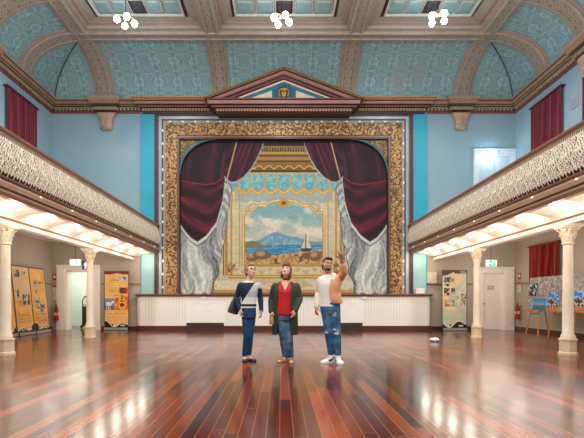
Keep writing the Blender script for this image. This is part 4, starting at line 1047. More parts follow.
# ------------------------------------------------------------------ picture boards on easels at the right
def easel(label, x, y, yaw):
    r = thing('easel', label, 'easel', (x, y, 0))
    Mb = Matrix.Translation((x, y, 0)) @ Matrix.Rotation(yaw, 4, 'Z')       # local -y is the front
    lean = .16
    def leg(nm, a, c, w=.022):
        b = MB(); b.tube([Mb @ Vector(a), Mb @ Vector(c)], w, 4); b.build(nm, M_wood, r)
    leg('leg', (-.30, -.14, .0), (-.06, .12, 1.60)); leg('leg', (.30, -.14, 0), (.06, .12, 1.60)); leg('rear_leg', (0, .42, 0), (0, .13, 1.55), .018)
    b = MB(); b.box(-.36, .36, -.13, -.02, .735, .765, 0, Mb); b.box(-.36, .36, -.145, -.13, .735, .785, 0, Mb); b.build('ledge', M_wood, r)
    b = MB(); b.tube([Mb @ Vector((-.20, -.03, .66)), Mb @ Vector((.20, -.03, .66))], .016, 4); b.build('crossbar', M_wood, r)
def collage(seed):
    def fn(U, V):
        n = fbm(U * 30 + seed, V * 22, seed); n2 = vnoise(U * 90, V * 40, seed + 4); cell = vnoise(np.floor(U * 30) * 3.7 + .0, np.floor(V * 15) * 5.1, seed)
        im = np.ones(U.shape + (3,)) * np.array((158, 150, 146.)) * (.72 + .5 * n)[..., None]
        im = put(im, (cell > .6) * .6, (206, 200, 194)); im = put(im, ((n2 > .62) & (np.mod(V * 60, 1) < .55)) * .7, (92, 84, 82)); return put(im, (cell < .2) * .5, (132, 116, 106))
    return fn
def seaview(U, V):
    im = np.ones(U.shape + (3,)) * np.array((28, 132, 206.)); im = put(im, sm(.1, .5, V) * .6, (104, 190, 226)); im = put(im, V > .55, (24, 96, 150)); im = put(im, (V > .55) & (fbm(U * 8, V * 40, 3) > .55), (52, 140, 176))
    im = put(im, (np.hypot((U - .55) / .3, (V - .55) / .1) < 1) & (V < .58), (196, 150, 96)); return put(im, (V > .88) & (fbm(U * 9, V * 9, 1) > .4), (90, 90, 70))
def bldg(U, V):
    im = np.ones(U.shape + (3,)) * np.array((38, 120, 206.)); im = put(im, fbm(U * 5, V * 6, 8) > .6, (150, 196, 232)); m = (V > .3 + .3 * np.abs(U - .45)) & (V < .85)
    im = put(im, m, (70, 54, 52)); im = put(im, m & (fbm(U * 12, V * 12, 2) > .55), (196, 186, 176)); im = put(im, V > .85, (196, 120, 70)); return im
def mono(U, V):
    n = fbm(U * 6, V * 8, 6); im = np.ones(U.shape + (3,)) * 30. + sm(.45, .7, n)[..., None] * 170; return im
def brownpic(U, V):
    n = fbm(U * 5, V * 8, 9); return np.array((92, 44, 34.)) + sm(.4, .7, n)[..., None] * np.array((110, 80, 60.))
YAW = -PI / 2 + .07
def board_frame(x, y): return Matrix.Translation((x, y, 0)) @ Matrix.Rotation(YAW, 4, 'Z')
for k, (x, y, w, h, lab, sd) in enumerate(((7.70, 12.98, 1.75, 1.02, 'grey collage display board on easels below the red curtain', 3), (7.82, 11.05, 1.8, 1.04, 'grey collage display board at the right edge behind the near column', 8))):
    Mb = board_frame(x, y) @ Matrix.Translation((0, -.045, .768)) @ Matrix.Rotation(-.16, 4, 'X')
    tag(paint('display_board', w, h, 180, 104, collage(sd), None, Mb, .02, edge=(214, 208, 200)), lab, 'display board')
    pics = ((-.62, .44, .36, .42, mono, .08, 'dark black and white photograph tilted on the display board near the curtain'), (-.22, .01, .56, .36, seaview, .0, 'blue sea view photograph on the board ledge'), (.36, .01, .44, .52, bldg, 0, 'photograph of dark building under blue sky, next to the sea view'), (.72, .42, .16, .42, brownpic, 0, 'narrow brown photograph at the upper right of the display board')) if k == 0 else \
           ((-.50, .05, .56, .50, bldg, 0, 'blue sky building photograph on the board at the right edge'),)
    for px, pz, pw, ph, fn, rot, pl in pics:
        Mq = Mb @ Matrix.Translation((px, -.016, pz)) @ Matrix.Rotation(rot, 4, 'Y')
        tag(paint('photograph', pw, ph, 48, 40, fn, None, Mq, .01, edge=(230, 226, 220)), pl, 'photograph')
    for q, a in enumerate((-.52, .52)):
        P = board_frame(x, y) @ Vector((a, .06, 0))
        easel(('pine easel under the collage board, by the sea view photograph', 'pine easel under the collage board, at its end beside the near column', 'pine easel at the right edge, just right of the near column', 'pine easel at the right edge, furthest from the curtain')[2 * k + q], P.x, P.y, YAW)
# crumpled wrapper on the floor
p = W(434.5, 342.5, 11.4); b = MB(); random.seed(3)
b.ball((p.x, p.y, .05), .13, .09, .05, 12, 7); b.ball((p.x + .06, p.y - .05, .035), .06, .05, .035, 10, 6, 1)
b.v = [(x + random.uniform(-.012, .012), y + random.uniform(-.012, .012), max(.002, z + random.uniform(-.012, .012))) for x, y, z in b.v]
tag(b.build('crumpled_wrapper', [mat('wrapper_white', (240, 244, 248), .5, var=.03), mat('wrapper_blue', (120, 176, 214), .5)]), 'crumpled white and blue wrapper lying on the floor', 'litter')
# ------------------------------------------------------------------ people
M_skin = mat('skin_fair', (238, 188, 162), .5, var=.06, scale=18)
M_skin2 = mat('skin_warm', (206, 144, 106), .5, var=.06, scale=18)
M_lips = mat('lips', (184, 96, 90), .45, var=0); M_eye = mat('eye_dark', (40, 30, 28), .25, var=0)

def remesh(mb, name, voxel, mats, smooth_it=3, fac=.5, pick=None):
    me = mb.mesh(name, mats); ob = bpy.data.objects.new('tmp', me); COL.objects.link(ob)
    md = ob.modifiers.new('r', 'REMESH'); md.mode = 'VOXEL'; md.voxel_size = voxel
    if smooth_it:
        ms = ob.modifiers.new('s', 'SMOOTH'); ms.factor = fac; ms.iterations = smooth_it
    bpy.context.view_layer.update()
    dg = bpy.context.evaluated_depsgraph_get(); out = bpy.data.meshes.new_from_object(ob.evaluated_get(dg))
    bpy.data.objects.remove(ob); out.name = name
    out.materials.clear()
    for m in (mats if isinstance(mats, (list, tuple)) else [mats]): out.materials.append(m)
    out.polygons.foreach_set('use_smooth', [True] * len(out.polygons))
    if pick:
        for p in out.polygons: p.material_index = pick(p.center)
    else: out.polygons.foreach_set('material_index', [0] * len(out.polygons))
    out.update(); return out

def rot_ring(c, rx, ry, yaw, n=24, tilt=None, a0=0, a1=2 * PI):
    """horizontal ellipse: rx across the shoulders, ry front to back; angle 0 = figure's front"""
    fr = Vector((math.sin(yaw), -math.cos(yaw), 0)); sd = Vector((math.cos(yaw), math.sin(yaw), 0))     # front, and the image-right side
    k = n if abs(a1 - a0 - 2 * PI) < 1e-6 else n - 1
    return [Vector(c) + fr * (ry * math.cos(a0 + (a1 - a0) * q / k)) + sd * (rx * math.sin(a0 + (a1 - a0) * q / k)) for q in range(n)]

def torso(mb, secs, yaw, grow=0.):
    mb.rings([rot_ring(c, rx + grow, ry + grow, yaw) for c, rx, ry in secs])

def head_R(yaw, pitch, roll=0.):
    return Matrix.Rotation(yaw, 3, 'Z') @ Matrix.Rotation(-pitch, 3, 'X') @ Matrix.Rotation(roll, 3, 'Y')

def head(mb, c, R, k=1.):
    """local frame: -y is the face, z up; c = centre of the head"""
    c = Vector(c)
    def e(p, rx, ry, rz, n=20, kk=13): mb.ball(c + R @ (Vector(p) * k), rx * k, ry * k, rz * k, n, kk, 0, R)
    e((0, .012, .030), .074, .094, .090); e((0, -.024, -.030), .064, .070, .078); e((0, -.046, -.078), .036, .038, .030); e((0, -.030, -.060), .052, .050, .040)
    e((0, -.098, -.022), .0115, .016, .012); e((0, -.091, -.002), .008, .012, .026); e((.010, -.090, -.026), .008, .009, .007, 8, 6); e((-.010, -.090, -.026), .008, .009, .007, 8, 6)
    e((0, -.082, .026), .048, .012, .010)                       # brow
    for s in (-1, 1):
        e((s * .036, -.070, -.018), .024, .020, .020)          # cheek
        e((s * .074, .012, -.006), .008, .018, .030); e((s * .078, .016, .008), .006, .014, .014)
    e((0, -.090, -.050), .022, .010, .0065, 12, 7); e((0, -.088, -.060), .020, .010, .007, 12, 7)

def face_bits(c, R, par, k=1., brow=(70, 50, 40), lips=True, glasses=False):
    c = Vector(c)
    for s in (-1, 1):
        b = MB(); b.ball(c + R @ (Vector((s * .031, -.078, .006)) * k), .0115 * k, .009 * k, .008 * k, 12, 8, 0, R); b.ball(c + R @ (Vector((s * .031, -.0855, .006)) * k), .0055 * k, .003 * k, .0055 * k, 10, 6, 1, R)
        b.build('eye', [mat('eye_white', (226, 220, 214), .3, var=0), M_eye], par, 60)
        b = MB(); b.tube([c + R @ (Vector((s * x, y, z)) * k) for x, y, z in ((.013, -.094, .024), (.030, -.092, .030), (.050, -.078, .024))], [.0035, .0045, .003], 6); b.build('eyebrow', mat('brow_%d' % sum(brow), brow, .8), par, 60)
    if lips:
        b = MB(); b.ball(c + R @ (Vector((0, -.0955, -.052)) * k), .021 * k, .006 * k, .005 * k, 12, 7, 0, R); b.ball(c + R @ (Vector((0, -.0935, -.060)) * k), .018 * k, .007 * k, .006 * k, 12, 7, 0, R); b.build('lips', M_lips, par, 60)
    if glasses:
        b = MB()
        for s in (-1, 1):
            b.tube([c + R @ (Vector((s * .032 + .021 * math.cos(a), -.098, .005 + .016 * math.sin(a))) * k) for a in [2 * PI * q / 14 for q in range(15)]], .0022, 6)
            b.tube([c + R @ (Vector(p) * k) for p in ((s * .053, -.098, .008), (s * .074, -.06, .008), (s * .082, .01, .006))], .002, 6)
        b.tube([c + R @ (Vector((x, -.100, .006)) * k) for x in (-.011, 0, .011)], .002, 6)
        b.build('spectacles', M_black, par, 60)

def hand(mb, wrist, d, palm_n, thumb, curl=.5, k=1., point=None):
    """wrist to fingertips along d; palm faces palm_n; thumb = +1/-1 side of d x palm_n. point: list of per-finger curls"""
    w = Vector(wrist); d = Vector(d).normalized(); pn = Vector(palm_n); pn = (pn - d * pn.dot(d)).normalized(); sd = d.cross(pn) * thumb
    mb.rings([[w + d * (t * k) + sd * (a * k * math.cos(q)) + pn * (bb * k * math.sin(q)) for q in [2 * PI * i / 14 for i in range(14)]] for t, a, bb in ((-.02, .026, .021), (.01, .028, .019), (.035, .037, .017), (.065, .042, .015), (.088, .040, .013), (.095, .034, .009))])
    for f in range(4):
        off = (.031 - .0205 * f) * k; L = (.068, .078, .072, .056)[f] * k; cu = (point[f] if point else curl * (.85 + .12 * f))
        base = w + d * (.082 * k) + sd * off; pts = [base - d * .012]; a = 0.
        cur = base; pts.append(cur); spread = (.10, .03, -.04, -.12)[f]
        for seg, fr in ((.45, .35), (.31, .85), (.24, 1.)):
            a = cu * fr * 1.5
            dirv = (d * math.cos(a) + pn * math.sin(a) + sd * spread * math.cos(a)).normalized(); cur = cur + dirv * (L * seg); pts.append(cur)
        mb.tube(pts, [.0095 * k, .0095 * k, .009 * k, .0082 * k, .0072 * k], 9, round_ends=True)
    tb = w + d * (.022 * k) + sd * (.024 * k)
    d1 = (d * .62 + sd * .70 + pn * .32).normalized(); d2 = (d * .88 + sd * .25 + pn * .38).normalized()
    mb.tube([tb - d1 * .01, tb + d1 * .032 * k, tb + d1 * .032 * k + d2 * .030 * k, tb + d1 * .032 * k + d2 * .054 * k], [.0125 * k, .0125 * k, .0105 * k, .0085 * k], 9, round_ends=True)

def foot(mb, ankle, yaw, L=.235, wd=.042, grow=0., toe=.0):
    """foot on the floor under an ankle, pointing along yaw (0 = toward -y, positive turns to +x)"""
    d = Vector((math.sin(yaw), -math.cos(yaw), 0)); sd = Vector((math.cos(yaw), math.sin(yaw), 0)); a = Vector((ankle[0], ankle[1], 0))
    rs = []
    for t, w_, h in ((-.28, .55, .045), (-.24, .78, .065), (-.1, .86, .085), (.08, .84, .085), (.28, .92, .066), (.48, 1.08, .050), (.62, 1.1, .038), (.70, .9, .030), (.735, .55, .022)):
        ww = wd * w_ + grow; hh = h + grow
        rs.append([a + d * (t * L) + sd * (ww * math.cos(q)) + Vector((0, 0, max(.0005, hh * .5 + hh * .56 * math.sin(q)))) for q in [2 * PI * i / 16 for i in range(16)]])
    mb.rings(rs)

def limb(mb, pts, rad, n=14, ratio=1., side=None): mb.tube(pts, rad, n, ratio=ratio, side=side, round_ends=True)
def chain(a, b_, c, ra, rb, rc, bulge=.06):
    """points and radii along two bones with a little muscle"""
    a, b_, c = Vector(a), Vector(b_), Vector(c)
    pts = [a, a.lerp(b_, .35), a.lerp(b_, .75), b_, b_.lerp(c, .25), b_.lerp(c, .6), c]
    return pts, [ra, (ra * .65 + rb * .35) * (1 + bulge), ra * .25 + rb * .75, rb, (rb * .85 + rc * .15) * (1 + bulge), rb * .45 + rc * .55, rc]

def stand(name_label, base): return thing('person', name_label, 'person', base)

# ---- woman with the navy and white jumper
Y1 = 7.64
def A(px, py, dy=0.): return W(px, py, Y1 + dy)
w1 = stand('person in navy and white jumper and blue jeans carrying a dark shoulder bag', (A(247, 361).x, Y1, 0))
yaw = .45
hc = A(250.6, 271.4, -.01); HR = head_R(.62, .30)
neck = A(248.8, 280.5, .01)
secs = [(A(248.8, 313.5), .122, .108), (A(248.8, 308), .128, .112), (A(249, 302), .116, .102), (A(249.2, 297), .122, .105), (A(249.4, 291), .138, .116), (A(249.4, 286.5), .152, .102), (A(249.3, 283.6), .140, .082), (A(249, 281.6), .085, .065), (A(249, 280), .052, .052)]
shL, elL, wrL = A(240.6, 285.4, .03), A(236.8, 297, .05), A(240., 309.2, -.06)
shR, elR, wrR = A(258.2, 285.4, .06), A(260.4, 298, .10), A(261.3, 310.3, .02)
hpL, knL, anL = A(246.2, 316, 0), A(246.8, 336.5, -.05), A(244.6, 355.5, .02)
hpR, knR, anR = A(251.4, 316, .02), A(249.8, 336.5, -.02), A(248.9, 354.5, .09)
mb = MB(); torso(mb, secs, yaw, -.012)
limb(mb, [neck + Vector((0, .02, -.03)), neck + Vector((.008, 0, .03)), hc + HR @ Vector((0, .015, -.05))], [.055, .05, .054])
for a, e, w_ in ((shL, elL, wrL), (shR, elR, wrR)): p, r = chain(a, e, w_, .045, .036, .026); limb(mb, p, r)
for h_, k_, a_ in ((hpL, knL, anL), (hpR, knR, anR)): p, r = chain(h_, k_, a_, .076, .050, .034); limb(mb, p, r)
hand(mb, wrL, A(240.5, 316.5, -.10) - wrL, (1, .3, 0), 1, .75); hand(mb, wrR, A(261., 318.5, -.03) - wrR, (-1, .2, 0), -1, .6)
YAWL, YAWR = .12, .75
foot(mb, anL, YAWL, .225, .038); foot(mb, anR, YAWR, .225, .038); head(mb, hc, HR, 1.06)
body = link('body', remesh(mb, 'body', .0055, M_skin, 3), w1)
face_bits(hc, HR, body, 1.06, (120, 96, 74), glasses=True)
mb = MB()
for p, rx, ry, rz in (((0, .030, .044), .084, .094, .090), ((0, .055, .0), .078, .068, .082), ((0, -.034, .090), .062, .054, .034), ((0, .095, -.02), .045, .04, .045), ((.066, .0, .03), .016, .03, .04), ((-.066, .0, .03), .016, .03, .04)): mb.ball(hc + HR @ (Vector(p) * 1.08), rx * 1.08, ry * 1.08, rz * 1.08, 18, 11, 0, HR)
link('hair', remesh(mb, 'hair', .006, mat('hair_ash', (150, 122, 92), .6, var=.25, scale=40), 2), w1)
M_navy = mat('navy_knit', (26, 46, 78), .85, var=.12, scale=30); M_offw = mat('white_knit', (240, 238, 236), .8, var=.04); M_greyk = mat('pale_grey_knit', (204, 204, 206), .8, var=.05); M_bkk = mat('black_knit', (28, 28, 36), .8)
mb = MB(); torso(mb, [(c - Vector((0, 0, .0)), rx, ry) for c, rx, ry in secs[1:-1]], yaw, .012)
for a, e, w_ in ((shL, elL, wrL), (shR, elR, wrR)): p, r = chain(a, e, w_, .058, .048, .038); limb(mb, p, r)
def pickw1(c):
    X, Yp = px_of(*c)
    if Yp < 282.6 and 243.5 < X < 254: return 1
    if X < 240.8 or (X > 257.8 and Yp > 288.5): return 0
    if 306.6 < Yp < 309.8: return 1
    if 304.2 < Yp <= 306.6: return 3
    if X > 240.8 + (304 - Yp) * .66 and Yp > 282: return 2 if Yp < 297 else 1
    if X > 256.6 and Yp < 288.5: return 1
    return 0
link('jumper', remesh(mb, 'jumper', .007, [M_navy, M_offw, M_greyk, M_bkk], 3, pick=pickw1), w1)
mb = MB(); torso(mb, [(A(248.8, 306.5), .118, .102), (A(248.8, 310), .124, .108), (A(248.8, 314), .126, .112), (A(248.8, 318), .118, .105)], yaw, .006)
for h_, k_, a_ in ((hpL, knL, anL), (hpR, knR, anR)): p, r = chain(h_, k_, a_, .080, .060, .047, .02); limb(mb, p[:-1] + [Vector(a_) + Vector((0, 0, .02))], r)
link('jeans', remesh(mb, 'jeans', .008, denim_mat('denim_dark', (22, 62, 104), (34, 82, 126)), 3), w1)
M_flat = mat('black_flat_shoe', (26, 24, 26), .35)
for a_, y_ in ((anL, YAWL), (anR, YAWR)):
    mb = MB(); foot(mb, a_, y_, .235, .040, .007); me = remesh(mb, 'shoe', .006, M_flat, 2)
    bm = bmesh.new(); bm.from_mesh(me); d = Vector((math.sin(y_), -math.cos(y_), 0))
    bmesh.ops.delete(bm, geom=[v for v in bm.verts if v.co.z > .036 + .02 * abs((v.co - Vector((a_[0], a_[1], 0))).dot(d) + .0) * 0 + (.02 if (v.co - Vector((a_[0], a_[1], 0))).dot(d) > .08 else 0)], context='VERTS')
    bm.to_mesh(me); bm.free(); link('shoe', me, w1)
# her bag, hanging from the shoulder at the left
r = thing('shoulder_bag', 'dark grey shoulder bag hanging at the side of the person in the navy jumper', 'bag', (A(234, 306).x, Y1 + .14, A(234, 314).z))
Mq = Matrix.Translation(A(234.6, 306.4, .14)) @ Matrix.Rotation(.35, 4, 'Z') @ Matrix.Rotation(.30, 4, 'Y')
b = MB(); lay = [(.065, .035, -.135), (.092, .052, -.125), (.098, .055, -.06), (.085, .046, .05), (.070, .028, .125), (.066, .016, .14)]
b.rings([[Mq @ Vector((a * math.copysign(abs(math.cos(q)) ** .6, math.cos(q)), c * math.copysign(abs(math.sin(q)) ** .7, math.sin(q)), z)) for q in [2 * PI * i / 20 for i in range(20)]] for a, c, z in lay])
M_bag = mat('charcoal_leather', (52, 54, 62), .4, var=.15)
b.build('bag_body', M_bag, r, 50)
b = MB(); b.tube([Mq @ Vector((-.06, 0, .13)), A(237.5, 291, .12), A(240.5, 284.2, .12), A(243.4, 281.9, .04), A(244.6, 283.4, -.09), A(243.6, 289, -.145), A(241.5, 294.5, -.12), Mq @ Vector((.06, -.03, .12))], .009, 8, ratio=.5); b.build('strap', M_black, r, 60)
b = MB(); b.tube([Mq @ Vector((-.06, -.004, .138)), Mq @ Vector((0, -.004, .143)), Mq @ Vector((.06, -.004, .138))], .005, 6); b.build('zip', M_alu, r, 60)

# ---- woman with the green cardigan
Y2 = 7.57
def A(px, py, dy=0.): return W(px, py, Y2 + dy)
w2 = stand('person in long dark green cardigan over red blouse, looking up', (A(286, 361).x, Y2, 0))
yaw = -.12
hc = A(286.2, 271.6, -.02); HR = head_R(-.28, .52)
secs = [(A(284.6, 318), .165, .125), (A(284.6, 311), .180, .142), (A(284.8, 304), .172, .145), (A(285, 298), .170, .145), (A(285.2, 292), .180, .150), (A(285.4, 287.6), .182, .122), (A(285.6, 284.6), .160, .09), (A(285.7, 282.6), .090, .068), (A(285.8, 280.6), .056, .056)]
shL, elL, wrL = A(275.2, 286.8, .02), A(271.8, 299.5, .06), A(271.2, 311.2, -.03)
shR, elR, wrR = A(296.4, 286.8, .02), A(299.4, 299, .0), A(295.4, 309.8, -.19)
hpL, knL, anL = A(281, 318, 0), A(283.2, 336.5, -.05), A(285.3, 356.8, .05)
hpR, knR, anR = A(287.6, 318, 0), A(289, 336.5, -.03), A(290.8, 357.2, .0)
neck = A(285.8, 281, .02)
mb = MB(); torso(mb, secs, yaw, -.012)
limb(mb, [neck + Vector((0, .01, -.03)), neck + Vector((0, -.005, .03)), hc + HR @ Vector((0, .02, -.05))], [.060, .056, .058])
for a, e, w_ in ((shL, elL, wrL), (shR, elR, wrR)): p, r = chain(a, e, w_, .050, .040, .028); limb(mb, p, r)
for h_, k_, a_ in ((hpL, knL, anL), (hpR, knR, anR)): p, r = chain(h_, k_, a_, .085, .056, .038); limb(mb, p, r)
hand(mb, wrL, A(270.8, 318.4, -.07) - wrL, (1, .5, 0), 1, .7); hand(mb, wrR, A(293.4, 317.6, -.22) - wrR, (-1, .6, 0), -1, .55)
YAWL, YAWR = -.85, .08
foot(mb, anL, YAWL, .225, .04); foot(mb, anR, YAWR, .225, .04); head(mb, hc, HR, 1.04)
body = link('body', remesh(mb, 'body', .0055, M_skin, 3), w2)
face_bits(hc, HR, body, 1.04, (110, 62, 44))
mb = MB()
for p, rx, ry, rz in (((0, .030, .046), .088, .094, .088), ((0, .052, -.02), .086, .062, .095), ((0, -.055, .083), .062, .042, .028), ((.074, .012, -.035), .017, .042, .075), ((-.074, .012, -.035), .017, .042, .075), ((0, .06, -.085), .07, .045, .05)): mb.ball(hc + HR @ (Vector(p) * 1.06), rx * 1.06, ry * 1.06, rz * 1.06, 18, 11, 0, HR)
link('hair', remesh(mb, 'hair', .006, mat('hair_auburn', (112, 56, 38), .55, var=.3, scale=40), 2), w2)
M_blouse = mat('red_blouse_cloth', (200, 26, 30), .7, var=.12, scale=10, bump=.3, bscale=22)
mb = MB(); torso(mb, [(A(284.4, 314.5), .172, .150), (A(284.6, 310), .178, .150)] + secs[2:6] + [(A(285.6, 284.8), .150, .094), (A(285.7, 282.4), .098, .078)], yaw, .010)
me = remesh(mb, 'blouse', .007, M_blouse, 3)
bm = bmesh.new(); bm.from_mesh(me); cut = []
for v in bm.verts:
    X, Yp = px_of(*v.co)
    if v.co.y < Y2 - .02 and Yp < 290 - abs(X - 285.2) * 2.1: cut.append(v)
bmesh.ops.delete(bm, geom=cut, context='VERTS'); bm.to_mesh(me); bm.free(); link('blouse', me, w2)
# bare chest in the V of the neckline comes from the body; the cardigan hangs open
M_card = mat('olive_cardigan_knit', (54, 64, 50), .9, var=.15, scale=25, bump=.3, bscale=60)
def openshell(mb, secs, yaw, gap, th=.016, n=40):
    outr, innr = [], []
    for (c, rx, ry), g in zip(secs, gap):
        outr.append(rot_ring(c, rx, ry, yaw, n, None, g, 2 * PI - g)); innr.append(rot_ring(c, rx - th, ry - th, yaw, n, None, g, 2 * PI - g))
    mb.rings([o + i[::-1] for o, i in zip(outr, innr)])
mb = MB(); cs = [(A(285, 334.5, .02), .225, .165), (A(285, 326, .01), .225, .168), (A(285, 316), .222, .172), (A(285, 306), .215, .172), (A(285.2, 297), .208, .172), (A(285.4, 290.5), .206, .166), (A(285.5, 286.2), .196, .128), (A(285.6, 283.4), .150, .098), (A(285.7, 281.4), .100, .082)]
openshell(mb, cs, yaw, [.62, .56, .60, .60, .58, .56, .62, .75, .9])
for a, e, w_ in ((shL, elL, wrL), (shR, elR, wrR)): p, r = chain(a, e, w_, .070, .062, .050); limb(mb, p, r)
link('cardigan', remesh(mb, 'cardigan', .0075, M_card, 3), w2)
mb = MB(); torso(mb, [(A(284.6, 311), .168, .132), (A(284.6, 315), .168, .135), (A(284.6, 320.5), .150, .12)], yaw, .006)
for h_, k_, a_ in ((hpL, knL, anL), (hpR, knR, anR)): p, r = chain(h_, k_, a_, .094, .068, .056, .02); limb(mb, p[:-1] + [Vector(a_) + Vector((0, 0, .025))], r)
link('jeans', remesh(mb, 'jeans', .008, denim_mat('denim_faded', (48, 86, 122), (118, 148, 172)), 3), w2)
M_sand = mat('tan_sandal', (176, 118, 82), .5)
for a_, y_ in ((anL, YAWL), (anR, YAWR)):
    sd_ = thing; d = Vector((math.sin(y_), -math.cos(y_), 0)); s2 = Vector((math.cos(y_), math.sin(y_), 0)); a0 = Vector((a_[0], a_[1], 0)); b = MB()
    prof = [(-.07, .032), (-.03, .037), (.06, .037), (.115, .047), (.15, .044), (.172, .025)]
    ring = [a0 + d * t + s2 * w_ for t, w_ in prof] + [a0 + d * t - s2 * w_ for t, w_ in prof[::-1]]
    b.rings([[p + Vector((0, 0, z)) for p in ring] for z in (.0, .012)])
    for t, hgt, wv in ((.125, .058, .047), (.085, .074, .042)): b.tube([a0 + d * t + s2 * (wv * math.cos(q)) + Vector((0, 0, .008 + hgt * math.sin(q) * .95)) for q in [PI * i / 10 for i in range(11)]], .012, 8, ratio=.4, side=d)
    b.tube([a0 + d * (.02 - .075 * math.sin(q)) + s2 * (.040 * math.cos(q)) + Vector((0, 0, .06)) for q in [PI * i / 10 for i in range(11)]], .007, 6)
    b.build('sandal', M_sand, w2, 40)
# small tan purse held in her hand at the left
r = thing('purse', 'small tan purse held in the hand beside the dark green cardigan', 'purse', (A(271.2, 320).x, Y2 - .11, A(271, 324.5).z))
Mq = Matrix.Translation(A(271.6, 320.6, -.115)) @ Matrix.Rotation(.2, 4, 'Z')
b = MB(); b.rings([[Mq @ Vector((a * math.cos(q), c * math.sin(q), z)) for q in [2 * PI * i / 16 for i in range(16)]] for a, c, z in ((.036, .016, -.065), (.042, .022, -.05), (.040, .020, .02), (.034, .010, .055))])
b.build('pouch', mat('tan_leather', (196, 138, 72), .45), r, 50)
b = MB(); b.tube([Mq @ Vector((-.03, 0, .05)), Mq @ Vector((-.02, .02, .10)), Mq @ Vector((.015, .03, .10)), Mq @ Vector((.03, 0, .05))], .006, 6); b.build('wrist_loop', M_brown, r, 50)

# ---- man pointing upward
Y3 = 7.48
def A(px, py, dy=0.): return W(px, py, Y3 + dy)
w3 = stand('person in peach jacket, white T-shirt and ripped jeans pointing upward', (A(331, 362).x, Y3, 0))
yaw = -.18
hc = A(327.2, 265, -.03); HR = head_R(.30, .08, .22)
secs = [(A(330, 309), .160, .112), (A(329.5, 304), .162, .115), (A(328.8, 297), .155, .112), (A(329, 290), .170, .122), (A(329.6, 284), .186, .130), (A(330, 280), .190, .115), (A(330.2, 276.8), .165, .092), (A(330, 274.6), .095, .072), (A(329.6, 272.6), .060, .060)]
shL, elL, wrL = A(320.8, 280.8, .04), A(318.6, 293.6, .08), A(316.6, 306.4, -.03)
shR, elR, wrR = A(339.6, 278.5, .0), A(344.2, 272.5, -.22), A(342.0, 260.2, -.34)
hpL, knL, anL = A(326.6, 310, 0), A(328.8, 331, -.06), A(331.2, 354.4, .04)
hpR, knR, anR = A(334.6, 310, 0), A(336.6, 331.5, -.05), A(338, 354.8, -.02)
neck = A(329.4, 273.4, .02)
mb = MB(); torso(mb, secs, yaw, -.012)
limb(mb, [neck + Vector((0, .01, -.03)), neck + Vector((-.01, -.01, .03)), hc + HR @ Vector((0, .02, -.05))], [.066, .060, .060])
for a, e, w_ in ((shL, elL, wrL), (shR, elR, wrR)): p, r = chain(a, e, w_, .054, .042, .030, .1); limb(mb, p, r)
for h_, k_, a_ in ((hpL, knL, anL), (hpR, knR, anR)): p, r = chain(h_, k_, a_, .088, .060, .042); limb(mb, p, r)
hand(mb, wrL, A(315.8, 315, -.08) - wrL, (1, .5, 0), 1, .6, 1.06)
hand(mb, wrR, A(339.4, 250.6, -.42) - wrR, (-.75, -.65, 0), -1, .4, 1.15, point=[.05, .35, .6, .7])
YAWL, YAWR = -.95, .12
foot(mb, anL, YAWL, .265, .046); foot(mb, anR, YAWR, .265, .046); head(mb, hc, HR, 1.02)
body = link('body', remesh(mb, 'body', .0055, M_skin2, 3), w3)
face_bits(hc, HR, body, 1.02, (24, 18, 18), lips=False)
b = MB(); k = 1.02; b.ball(hc + HR @ (Vector((0, -.0965, -.054)) * k), .024, .004, .0065, 12, 7, 0, HR); b.build('teeth', mat('teeth_white', (240, 236, 228), .3, var=0), body, 60)
M_hairk = mat('hair_black', (26, 20, 20), .5, var=.2, scale=40)
mb = MB()
for p, rx, ry, rz in (((0, .026, .050), .084, .096, .084), ((0, .058, .0), .078, .058, .085), ((0, -.040, .100), .066, .052, .028), ((0, .07, -.05), .06, .04, .04)): mb.ball(hc + HR @ (Vector(p) * k), rx, ry, rz, 18, 11, 0, HR)
link('hair', remesh(mb, 'hair', .006, M_hairk, 2), w3)
mb = MB()
pts = [hc + HR @ (Vector(p) * k) for p in ((.066, -.016, -.035), (.061, -.034, -.060), (.040, -.064, -.092), (0, -.078, -.098), (-.040, -.064, -.092), (-.061, -.034, -.060), (-.066, -.016, -.035))]
mb.tube(pts, [.004, .008, .011, .013, .011, .008, .004], 10)
mb.tube([hc + HR @ (Vector(p) * k) for p in ((.03, -.086, -.062), (.022, -.097, -.042), (0, -.1005, -.0385), (-.022, -.097, -.042), (-.03, -.086, -.062))], .0055, 8)
mb.ball(hc + HR @ (Vector((0, -.083, -.083)) * k), .026, .012, .018, 12, 8, 0, HR)
link('beard', remesh(mb, 'beard', .005, M_hairk, 2), w3)
M_tee = mat('white_tee_cloth', (244, 242, 240), .8, var=.03, bump=.35, bscale=14)
mb = MB(); torso(mb, [(A(329.6, 306.5), .168, .122)] + secs[1:7] + [(A(330, 274.9), .100, .078)], yaw, .010)
link('t_shirt', remesh(mb, 't_shirt', .0075, M_tee, 3), w3)
M_peach = mat('peach_suede', (234, 172, 128), .85, var=.08, scale=10, bump=.25, bscale=30); M_creamj = mat('cream_jacket_panel', (238, 222, 204), .85, var=.05)
mb = MB(); js = [(A(332.2, 303.6, .02), .205, .152), (A(331.2, 300), .198, .150), (A(330, 293), .192, .150), (A(330, 286), .208, .154), (A(330.2, 281.2), .212, .138), (A(330.3, 277.6), .188, .110), (A(330.2, 275), .125, .09), (A(330, 273), .088, .078)]
openshell(mb, js, yaw - .50, [.46, .43, .40, .38, .40, .46, .62, .8])
p, r = chain(shL, elL, wrL, .074, .064, .050); limb(mb, p, r)
p, r = chain(shR, elR, shR.lerp(elR, 1.) + (wrR - elR) * .62, .074, .060, .050); limb(mb, p, r)
def pickj(c): X, Yp = px_of(*c); return 1 if (X < 326.5 or (X < 335.5 and Yp < 279 and c.y < Y3 + .03)) else 0
